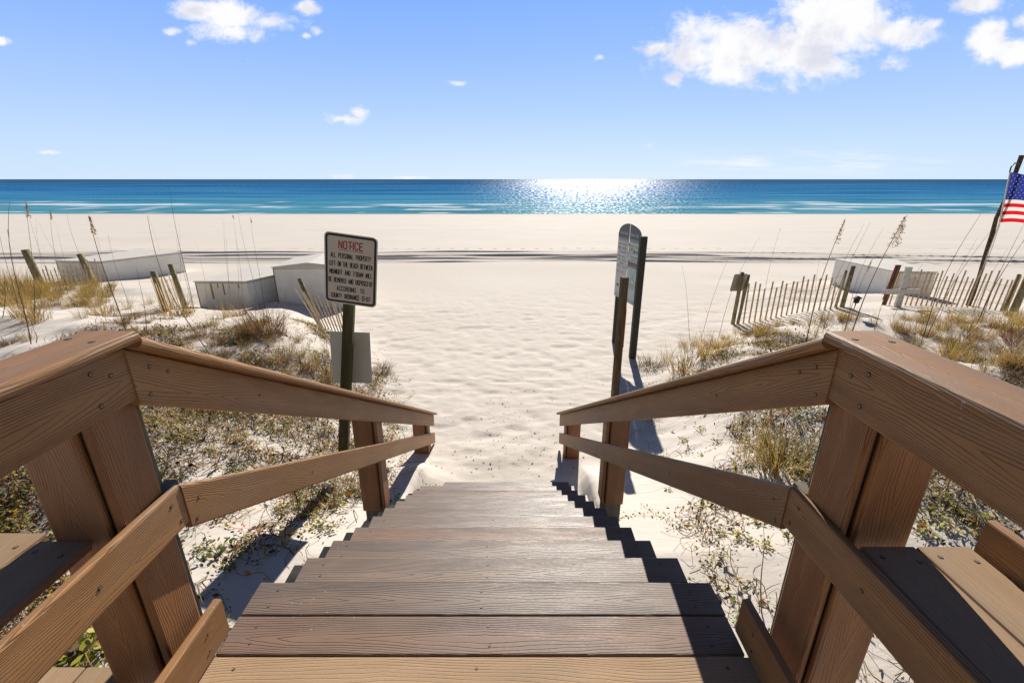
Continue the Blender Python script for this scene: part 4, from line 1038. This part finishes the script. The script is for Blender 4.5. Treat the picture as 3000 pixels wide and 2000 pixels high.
clumps_px([(2140, 1010, 'thin_tuft', 1.0), (2190, 985, 'straw_tuft', .8), (2230, 970, 'thin_tuft', 1.1), (2280, 955, 'golden_tuft', .6), (2330, 950, 'straw_tuft', .7), (2380, 945, 'thin_tuft', 1.0), (2105, 1020, 'golden_tuft', .8), (2160, 975, 'thin_tuft', .9),
           (2420, 938, 'straw_tuft', .8), (2470, 935, 'golden_tuft', .7), (2510, 935, 'thin_tuft', .8), (2360, 1010, 'dead_tuft', .5), (2250, 1010, 'straw_tuft', .5), (1960, 1130, 'golden_tuft', .35), (1955, 1060, 'thin_tuft', 1.1), (2035, 1010, 'thin_tuft', 1.0)],
          'small tuft before the right sand fence', 'small tufts before the right sand fence')
clumps_px([(2690, 975, 'thin_tuft', 1.2), (2720, 985, 'golden_tuft', .9), (2760, 965, 'golden_tuft', .8), (2800, 960, 'straw_tuft', .9), (2840, 965, 'golden_tuft', .8), (2880, 990, 'straw_tuft', .9), (2920, 960, 'golden_tuft', .8), (2960, 985, 'rusty_tuft', 1.0), (2990, 1010, 'rusty_tuft', 1.1),
           (2940, 1030, 'dead_tuft', 1.1), (2985, 1055, 'dead_tuft', 1.1), (2840, 1030, 'dead_tuft', .9), (2890, 1060, 'dead_tuft', .9), (2780, 1010, 'thin_tuft', .9), (2990, 950, 'golden_tuft', .9), (2960, 925, 'straw_tuft', .8), (2700, 945, 'thin_tuft', .9), (2870, 930, 'thin_tuft', 1.0), (2980, 1100, 'dead_tuft', 1.0),
           (2620, 960, 'thin_tuft', .8), (2560, 950, 'thin_tuft', .8), (2960, 1075, 'golden_tuft', .8)],
          'dry grass tuft beyond the right railing', 'tufts beyond the right railing cap')

random.seed(77)
ex = [(random.uniform(0, 330), random.uniform(838, 900), random.choice(['golden_tuft', 'golden_tuft', 'straw_tuft']), random.uniform(.8, 1.3)) for _ in range(26)]
clumps_px(ex, 'golden grass tuft on the far left dune', 'golden tufts on the far left dune')
ex = [(random.uniform(330, 920), 0, random.choice(['straw_tuft', 'thin_tuft', 'dead_tuft', 'thin_tuft', 'rusty_tuft']), random.uniform(.45, .85)) for _ in range(30)]
ex = [(u, random.uniform(905 + max(0, u - 600) * .25, 985 + max(0, u - 400) * .3), k, s_) for u, v, k, s_ in ex]
clumps_px(ex, 'small dry tuft on the left dune', 'small tufts on the left dune')
ex = [(random.uniform(1950, 2500), 0, random.choice(['straw_tuft', 'thin_tuft', 'golden_tuft', 'thin_tuft']), random.uniform(.5, .9)) for _ in range(20)]
ex = [(u, 940 + (2500 - u) * .12 + random.uniform(-8, 30), k, s_) for u, v, k, s_ in ex]
clumps_px(ex, 'small tuft before the right sand fence', 'small tufts before the right sand fence')
ex = [(random.uniform(2600, 3000), random.uniform(925, 1090), random.choice(['straw_tuft', 'thin_tuft', 'golden_tuft', 'dead_tuft', 'rusty_tuft']), random.uniform(.7, 1.1)) for _ in range(26)]
ex = [e for e in ex if e[1] > 925 + (e[0] - 2600) * .02]
clumps_px(ex, 'dry grass tuft beyond the right railing', 'tufts beyond the right railing cap')

# tall sea oat stalks, each a plant of its own: base pixel, tip pixel, bend, plume length, thickness, depth override
def oat(u0, v0, u1, v1, bend, plume, r_, label, group, y=None, dark=False, plume_w=1., leafn=1):
    p0 = hit(u0, v0) if y is None else aty(u0, v0, y)
    if y is not None: p0.z = min(p0.z, gz(p0.x, p0.y)); p0.z = gz(p0.x, p0.y) - .02
    p1 = aty(u1, v1, p0.y + random.uniform(-.05, .05))
    a = thing('sea_oat', p0, label, 'plant', group); r_ = r_ * 1.25
    dv = p1 - p0; side = Vector((dv.z, 0, -dv.x)).normalized() * bend * dv.length
    pts = [p0 + dv * f + side * (math.sin(math.pi * f ** 1.3)) + Vector((0, .02 * math.sin(f * 5), 0)) for f in np.linspace(0, 1, 12)]
    mb = MB(); tube(mb, pts, [r_ * (1 - .75 * f) for f in np.linspace(0, 1, 12)], 4, 0); mb.build('stem', M['stalk_dark'] if dark else M['stalk'], a)
    if plume > 0:
        mb = MB(); tot = dv.length
        nsp = int(150 * plume / .3 * plume_w)
        for k in range(nsp):
            f = 1 - (plume / tot) * random.random() ** .9
            i = min(int(f * 11), 10); q = pts[i].lerp(pts[i + 1], f * 11 - i)
            prog = (1 - f) / (plume / tot)
            rad_ = .045 * plume_w * (0.25 + prog) ; a_ = random.uniform(0, 6.28)
            q = q + Vector((math.cos(a_) * rad_ * random.random() + .03 * plume_w * prog, math.sin(a_) * rad_ * random.random(), random.uniform(-.03, .01)))
            ln__ = random.uniform(.020, .036); wd_ = ln__ * .42; dd_ = Vector((random.uniform(-.3, .7), random.uniform(-.5, .5), random.uniform(-1, .5))).normalized(); sd_ = dd_.orthogonal().normalized()
            mb.add([q - dd_ * ln__ / 2, q + sd_ * wd_ / 2, q + dd_ * ln__ / 2, q - sd_ * wd_ / 2], [[0, 1, 2, 3]])
        mb.build('seed_head', M['seed'], a)
    if leafn:
        mb = MB()
        for k in range(leafn + 1):
            f = random.uniform(.02, .5); i = int(f * 11); blade(mb, pts[i], random.uniform(0, 6.28), random.uniform(.15, .4), .35, 1.8, .006, 0, 7)
        mb.build('leaf', M['straw'], a)
def zp(x, y): return x * .4254, 400 + y * .4254        # left enlargement -> photo pixels
def zr(x, y): return 2200 + x * .3405, 400 + y * .3405
gl1 = 'sea oats on the left dune'
LL = 'thin bare sea oat stalk on the left dune'
for (b_, tp, bend, plume, rad, lab, yy_, dark, pw) in [
    ((865, 1320), (620, 545), -.02, .22, .0075, 'thick dark sea oat with a seed head rising behind the left railing corner', 6.2, True, .7),
    ((1545, 1490), (1025, 545), -.08, 0, .0065, 'long arching bare stalk leaning left over the white boxes', 5.3, False, 1),
    ((1340, 1210), (1165, 296), -.02, 0, .0055, 'tallest thin stalk whose tip touches the horizon', None, True, 1),
    ((215, 1430), (75, 450), -.05, 0, .0060, LL, None, True, 1), ((240, 1290), (185, 455), .01, .24, .005, 'dark sea oat with seed head at the far left above the waterline', None, True, .7),
    ((430, 1130), (350, 510), -.02, .22, .005, 'sea oat with brown seed head left of the farthest white box', None, False, .7), ((640, 1040), (460, 510), -.04, 0, .0055, LL, None, False, 1),
    ((910, 1240), (750, 670), -.03, 0, .004, LL, None, False, 1), ((1130, 930), (1025, 545), .02, 0, .003, LL, None, False, 1),
    ((1240, 1000), (1240, 590), .0, 0, .003, LL, None, False, 1), ((1430, 1200), (1360, 740), .02, 0, .003, LL, None, False, 1), ((1600, 1210), (1545, 575), -.02, 0, .0035, LL, None, False, 1),
    ((1680, 1200), (1605, 540), .01, .06, .0035, LL, None, False, .5), ((1790, 1170), (1640, 500), -.02, 0, .004, LL, None, False, 1), ((1825, 1180), (1728, 560), -.01, .10, .004, 'thin stalk with sparse seeds nearest the notice sign', None, True, .5),
    ((1570, 1200), (1560, 680), .01, 0, .003, LL, None, False, 1), ((1640, 1205), (1630, 700), .01, 0, .003, LL, None, False, 1), ((1010, 1340), (945, 900), .01, 0, .004, LL, None, True, 1), ((20, 1250), (35, 900), .01, 0, .005, LL, None, True, 1),
    ((100, 960), (55, 640), .0, .25, .003, 'pale feathery sea oat at the left edge', None, False, .5), ((340, 1000), (190, 480), -.02, 0, .004, LL, None, False, 1), ((300, 990), (255, 560), -.03, 0, .0035, LL, None, False, 1), ((520, 1000), (275, 590), -.05, 0, .004, LL, None, False, 1),
    ((740, 960), (640, 560), -.01, 0, .0035, LL, None, False, 1), ((130, 1200), (0, 640), -.02, 0, .005, LL, None, True, 1), ((860, 960), (730, 880), .06, .16, .004, 'short sea oat with drooping seed head before the farthest white box', None, False, .8), ((250, 1420), (235, 1300), .0, 0, .005, LL, None, True, 1),
    ((480, 1000), (400, 620), -.02, 0, .0035, LL, None, False, 1), ((1330, 1190), (1215, 680), -.02, 0, .004, LL, None, False, 1)]:
    u0, v0 = zp(*b_); u1, v1 = zp(*tp); oat(u0, v0, u1, v1, bend, plume, rad, lab, gl1, yy_, dark, pw)
gr1 = 'sea oats on the right dune'
LR = 'thin bare sea oat stalk on the right dune'
for (b_, tp, bend, plume, rad, lab, yy_, dark, pw) in [
    ((520, 1565), (805, 705), -.03, .42, .008, 'dark sea oat with seed head left of the right white box', 7.8, True, 1.0),
    ((890, 1565), (1325, 680), -.03, .50, .009, 'large pale sea oat plume above the white cross', 7.6, False, 2.2),
    ((90, 1540), (245, 795), -.02, .03, .004, LR, None, False, .5), ((590, 1560), (965, 750), -.03, 0, .004, LR, 7.9, False, 1), ((640, 1560), (1020, 735), -.02, 0, .004, LR, 8.2, True, 1), ((840, 1565), (1130, 790), -.06, 0, .004, LR, 8.3, False, 1),
    ((830, 1560), (1040, 1040), -.02, .25, .005, 'short pale sea oat before the right white box', 8.0, False, .6), ((1530, 1568), (1985, 640), -.05, 0, .006, LR, 7.8, True, 1), ((1560, 1568), (2060, 800), -.04, 0, .005, LR, 8.0, True, 1),
    ((1620, 1568), (1940, 870), -.03, 0, .004, LR, None, False, 1), ((1900, 1560), (2200, 960), -.03, 0, .004, LR, None, False, 1), ((1960, 1568), (2345, 880), -.03, .06, .008, LR, 8.6, True, .4), ((1990, 1568), (2345, 740), -.02, 0, .006, LR, 8.8, False, 1),
    ((1100, 1568), (1180, 1160), .02, 0, .004, LR, 7.6, False, 1), ((1230, 1550), (1570, 960), -.04, 0, .003, LR, None, False, 1), ((2290, 1565), (2345, 1370), .0, 0, .006, LR, None, True, 1), ((555, 1330), (590, 1010), .0, 0, .003, LR, None, False, 1)]:
    u0, v0 = zr(*b_); u1, v1 = zr(*tp); oat(u0, v0, u1, v1, bend, plume, rad, lab, gr1, yy_, dark, pw)
for (u0, v0, u1, v1, bend, lab) in [(2022, 1008, 1997, 776, .02, LR), (2055, 990, 2137, 745, -.02, LR), (2098, 1012, 2226, 690, -.05, 'slender stalk rising past the fence end post'), (2790, 1020, 2905, 880, -.03, LR), (2230, 1800, 2232, 1535, .01, 'single golden stem between the right railing and the steps'), (730, 1345, 700, 1210, .01, 'yellow reed seen through the left railing opening')]:
    oat(u0, v0, u1, v1, bend, 0, .004, lab, gr1 if u0 > 1500 else gl1, leafn=1)

# ---- ground cover (nobody could count it): leaves, runners, dead litter
def vegmask(x, y):
    wl = np.interp(y, WLy, WLx); wr = np.interp(y, WRy, WRx)
    L = sst(-.15, .5, -x - wl - .05) * sst(9.6, 8.0, y); Rr = sst(.0, .8, x - wr - .05) * sst(9.8, 8.0, y)
    nearL = sst(2.6, 4.2, y + np.clip(-x - 1.2, 0, 3) * 1.6)          # bare pocket beside the top steps
    base = np.maximum(L * (.22 + .78 * nearL), Rr * .85)
    n = .8 * fbm(x * 1.1 + 40, y * 1.1, 3) + .9 * fbm(x * 3.3, y * 3.3 + 8, 3) + .20 * sst(1.7, 2.6, -x) * sst(6., 4.5, y) + .2 * sst(2.4, 3.4, x) * sst(6., 4.5, y)
    thin = 1 - .55 * sst(6.2, 8.5, y)
    return base * (.04 + .96 * sst(-.02, .26, n + .10 * (x < 0) - (1 - thin) * .45))
def scatter(n, x0, x1, y0, y1, pw=1.):
    out_x = []; out_y = []; tot = 0
    while tot < n:
        x = rng.uniform(x0, x1, 60000); y = rng.uniform(y0, y1, 60000)
        # more candidates near the viewer where they show large
        keep = rng.random(60000) < vegmask(x, y) ** pw
        out_x.append(x[keep]); out_y.append(y[keep]); tot += keep.sum()
    x = np.concatenate(out_x)[:n]; y = np.concatenate(out_y)[:n]; return x, y, ground(x, y)
def quads_obj(name, Q, mats, mi, label=None):
    n = len(Q); me = bpy.data.meshes.new(name); me.vertices.add(n * 4); me.vertices.foreach_set('co', Q.reshape(-1))
    me.loops.add(n * 4); me.loops.foreach_set('vertex_index', np.arange(n * 4, dtype=np.int32)); me.polygons.add(n)
    me.polygons.foreach_set('loop_start', np.arange(0, n * 4, 4, dtype=np.int32)); me.polygons.foreach_set('loop_total', np.full(n, 4, dtype=np.int32))
    for m_ in mats: me.materials.append(m_)
    me.polygons.foreach_set('material_index', mi.astype(np.int32)); me.update(calc_edges=True)
    o_ = bpy.data.objects.new(name, me); COL.objects.link(o_); tag(o_, label, 'ground cover', kind='stuff'); return o_
def leaves(n, box, size, hmax, tilt, weights, name, label, pw=1.):
    x, y, z = scatter(n, *box, pw=pw)
    s_ = rng.uniform(size[0], size[1], n); a = rng.uniform(0, 6.283, n); tx = rng.normal(0, tilt, n); ty = rng.normal(0, tilt, n)
    z = z + .004 + hmax * rng.random(n) ** 1.8 + s_ * .2
    ux_ = np.stack([np.cos(a), np.sin(a), tx], -1); uy_ = np.stack([-np.sin(a), np.cos(a), ty], -1)
    c = np.stack([x, y, z], -1); L_ = s_[:, None]; W_ = (s_ * rng.uniform(.35, .6, n))[:, None]
    Q = np.stack([c - ux_ * L_, c - uy_ * W_ + ux_ * L_ * .1, c + ux_ * L_, c + uy_ * W_ + ux_ * L_ * .1], 1)
    mi = rng.choice(len(weights), n, p=np.array(weights) / sum(weights))
    return quads_obj(name, Q, [M['leaf_g'], M['leaf_y'], M['leaf_o'], M['leaf_d'], M['straw']], mi, label)
leaves(14000, (-6.5, 6.5, .6, 9.5), (.011, .030), .07, .7, (2.2, 3.4, 1.8, 4, 1.2), 'ground_leaves', 'small green yellow and orange leaves creeping over the dune sand')
leaves(44000, (-7, 7.5, .6, 9.5), (.006, .016), .03, .5, (.3, .5, 1.2, 8, 1.5), 'leaf_litter', 'fine dark dead leaf litter on the dune sand', 1.6)
def runners(n, box, ln, wd, hgt, mats, name, label, pw=1.1):
    x, y, z = scatter(n, *box, pw=pw); a = rng.uniform(0, 6.283, n); ca = rng.normal(0, 1.1, n); S = 4
    Ls = rng.uniform(*ln, n); W2 = rng.uniform(wd[0], wd[1], n); hz = hgt * rng.random(n) ** 1.5; Qs = []
    px_, py_ = x.copy(), y.copy(); pz_ = ground(px_, py_) + .003
    for k in range(S):
        aa = a + ca * (k / S) * 1.6; nx_ = px_ + np.cos(aa) * Ls / S; ny_ = py_ + np.sin(aa) * Ls / S
        nz_ = ground(nx_, ny_) + .003 + hz * math.sin(math.pi * (k + 1) / S) 
        sx_, sy_ = -np.sin(aa) * W2, np.cos(aa) * W2; lift = W2 * .8
        Qs.append(np.stack([np.stack([px_ - sx_, py_ - sy_, pz_], -1), np.stack([nx_ - sx_, ny_ - sy_, nz_], -1), np.stack([nx_ + sx_, ny_ + sy_, nz_ + lift], -1), np.stack([px_ + sx_, py_ + sy_, pz_ + lift], -1)], 1))
        px_, py_, pz_ = nx_, ny_, nz_
    Q = np.concatenate(Qs, 0); mi = np.tile(rng.integers(0, len(mats), n), S)
    return quads_obj(name, Q, mats, mi, label)
runners(16000, (-7, 7.5, .6, 9.5), (.10, .35), (.0010, .0022), .06, [M['twig'], M['twig'], M['twig_pale'], M['leaf_d']], 'dry_runners', 'thin dry runners and twigs lying over the dune sand')
runners(22000, (-7, 7.5, .6, 9.5), (.06, .20), (.0014, .0036), .13, [M['straw'], M['brown'], M['twig'], M['gold']], 'dead_grass', 'short dead grass stems scattered on the dune')
def creepers(n, box):
    x, y, z = scatter(n, *box, pw=.6); Q = []; MI = []
    for i in range(n):
        a = rng.uniform(0, 6.283); px_, py_ = x[i], y[i]; L_ = rng.integers(7, 20); kind = rng.choice(4, p=[.35, .38, .17, .10]); s0 = rng.uniform(.010, .019)
        xs_, ys__ = [px_], [py_]
        for k in range(L_):
            a += rng.normal(0, .35); px_ += math.cos(a) * .035; py_ += math.sin(a) * .035; xs_.append(px_); ys__.append(py_)
        zs_ = ground(np.array(xs_), np.array(ys__)) + .006
        for k in range(L_):
            p0 = np.array([xs_[k], ys__[k], zs_[k]]); p1 = np.array([xs_[k + 1], ys__[k + 1], zs_[k + 1]]); dd = p1 - p0; sd_ = np.array([-dd[1], dd[0], 0]) / .035 * .0013
            Q.append([p0 - sd_, p1 - sd_, p1 + sd_ + [0, 0, .001], p0 + sd_ + [0, 0, .001]]); MI.append(4)
            for sgn_ in (-1, 1):
                if rng.random() < .25: continue
                c = p0 + np.array([-dd[1], dd[0], 0]) / .035 * sgn_ * rng.uniform(.010, .024) + [0, 0, rng.uniform(.006, .035)]; b_ = rng.uniform(0, 6.28); s_ = s0 * rng.uniform(.7, 1.3)
                ux_ = np.array([math.cos(b_), math.sin(b_), rng.normal(0, .35)]) * s_; uy_ = np.array([-math.sin(b_), math.cos(b_), rng.normal(0, .35)]) * s_ * .55
                Q.append([c - ux_, c - uy_ + ux_ * .15, c + ux_, c + uy_ + ux_ * .15]); MI.append(int(kind) if rng.random() < .8 else int(rng.integers(0, 4)))
    quads_obj('creeping_vines', np.array(Q), [M['leaf_g'], M['leaf_y'], M['leaf_o'], M['leaf_d'], M['twig']], np.array(MI), 'creeping vines with small yellow green leaves on the dune')
creepers(1100, (-6, 6.5, .8, 9.0))
# small plants one could count: leafy rosettes near the railings
def rosette_mesh(i, mats_w):
    random.seed(90 + i); mb = MB()
    for k in range(34):
        az = random.uniform(0, 6.28); r_ = random.random() ** .7 * .10; h = random.uniform(.01, .07); s_ = random.uniform(.012, .024)
        c = Vector((r_ * math.cos(az), r_ * math.sin(az), h)); a = random.uniform(0, 6.28); ux_ = Vector((math.cos(a), math.sin(a), random.uniform(-.5, .6))).normalized(); uy_ = Vector((-math.sin(a), math.cos(a), random.uniform(-.4, .4))).normalized()
        mb.add([c - ux_ * s_, c - ux_ * s_ * .3 - uy_ * s_ * .5, c + ux_ * s_ * .5 - uy_ * s_ * .42, c + ux_ * s_, c + ux_ * s_ * .5 + uy_ * s_ * .42, c - ux_ * s_ * .3 + uy_ * s_ * .5], [[0, 1, 2, 3, 4, 5]], random.choices(range(4), weights=mats_w)[0])
        mb2 = [Vector((0, 0, 0)), Vector((.002, 0, 0)), c + Vector((.001, 0, 0)), c]; mb.add(mb2, [[0, 1, 2, 3]], 4)
    o_ = mb.build('leafy_plant', [M['leaf_g'], M['leaf_y'], M['leaf_o'], M['leaf_d'], M['twig']]); me = o_.data; bpy.data.objects.remove(o_); return me
ros = [rosette_mesh(0, (6, 3, .3, .6)), rosette_mesh(1, (3, 6, .8, .6)), rosette_mesh(2, (7, .6, .2, 2)), rosette_mesh(3, (2, 4, 2.5, 2))]
random.seed(5)
def rosettes(lst, label, group):
    for (u, v, k, s_) in lst:
        p = hit(u, v); o_ = bpy.data.objects.new('leafy_plant', ros[k]); COL.objects.link(o_); o_.location = p; o_.rotation_euler = (0, 0, random.uniform(0, 6.28)); o_.scale = (s_,) * 3; tag(o_, label, 'plant', group)
rosettes([(645, 1630, 2, 1.3), (720, 1615, 2, .8), (735, 1580, 0, .7), (680, 1660, 2, .7), (600, 1610, 2, .8)], 'dark leafy plant in shadow left of steps', 'plants in the shadow left of the steps')
rosettes([(850, 1540, 0, .7), (930, 1500, 1, .7), (965, 1560, 0, .8), (880, 1480, 1, .8), (950, 1275, 0, .9), (1000, 1240, 1, .7), (870, 1440, 1, .8), (820, 1500, 1, .6), (990, 1480, 0, .9), (900, 1520, 0, .5), (940, 1550, 0, .6)], 'green leafy plant between left railing and steps', 'leafy plants below the left railing')
rosettes([(2210, 1530, 1, .9), (2190, 1590, 0, .7), (2160, 1580, 1, .8), (2240, 1600, 1, .7), (2060, 1660, 0, .3), (2110, 1570, 1, .6), (2260, 1500, 1, .8), (2050, 1260, 3, .8), (2000, 1290, 1, .7), (2100, 1300, 3, .7), (1960, 1440, 1, .4), (2160, 1820, 1, .5), (2130, 1490, 3, .7)], 'small yellow green plant under the right railing', 'leafy plants under the right railing')
rosettes([(300, 1270 + 200, 1, .1), (40, 1500, 1, 1.), (90, 1440, 0, 1.), (20, 1560, 3, .9), (70, 1540, 1, .8), (230, 1925, 1, 1.6), (190, 1940, 1, 1.4), (270, 1930, 1, 1.3)], 'yellow green plant left of the left post', 'leafy plants left of the left post')
rosettes([(2760, 1545, 1, 1.), (2840, 1520, 3, 1.), (2700, 1560, 1, .8), (2780, 1480, 3, .9), (2900, 1540, 1, 1.), (2860, 1580, 1, .7), (2720, 1500, 3, .9)], 'orange green plant beyond the right bench', 'leafy plants beyond the right bench')
# bits of driftwood and dead leaves on the clean sand at the foot of the stairs
def debris():
    n = 420; x = rng.normal(0, .9, n); y = 4.45 + np.abs(rng.normal(0, 1.5, n)); k = (np.abs(x) < np.interp(y, WLy, WLx)); x, y = x[k], y[k]; n = len(x); z = ground(x, y) + .004
    a = rng.uniform(0, 6.28, n); s_ = rng.uniform(.003, .02, n); w_ = s_ * rng.uniform(.15, .6, n)
    ux_ = np.stack([np.cos(a), np.sin(a), rng.uniform(-.1, .3, n)], -1); uy_ = np.stack([-np.sin(a), np.cos(a), 0 * a], -1); c = np.stack([x, y, z], -1)
    Q = np.stack([c - ux_ * s_[:, None], c - uy_ * w_[:, None], c + ux_ * s_[:, None], c + uy_ * w_[:, None]], 1)
    quads_obj('sand_debris', Q, [M['leaf_d'], M['twig']], rng.integers(0, 2, n), 'dark twig and leaf crumbs on the sand at the stair foot')
debris()

# labels: tell the members of each plant group apart by their place
_one = ['first', 'second', 'third', 'fourth', 'fifth', 'sixth', 'seventh', 'eighth', 'ninth', 'tenth', 'eleventh', 'twelfth', 'thirteenth', 'fourteenth', 'fifteenth', 'sixteenth', 'seventeenth', 'eighteenth', 'nineteenth']
ORD = list(_one)
for tn, tw in (('twentieth', 'twenty'), ('thirtieth', 'thirty'), ('fortieth', 'forty'), ('fiftieth', 'fifty'), ('sixtieth', 'sixty'), ('seventieth', 'seventy')): ORD += [tn] + [tw + '-' + q for q in _one[:9]]
def sx_(o_):
    p = o_.location; d = p - Vector((0, 0, CAMZ)); return d.x / (d.y * cp - d.z * sp)
bylab = {}
for o_ in list(COL.objects):
    if o_.parent is None and 'group' in o_ and 'label' in o_: bylab.setdefault(o_['label'], []).append(o_)
for lab, lst in bylab.items():
    if len(lst) < 2: continue
    lst.sort(key=sx_)
    for i, o_ in enumerate(lst):
        o_['label'] = (lab + (', leftmost' if i == 0 else ', rightmost' if i == len(lst) - 1 else ', %s from left' % ORD[i]))
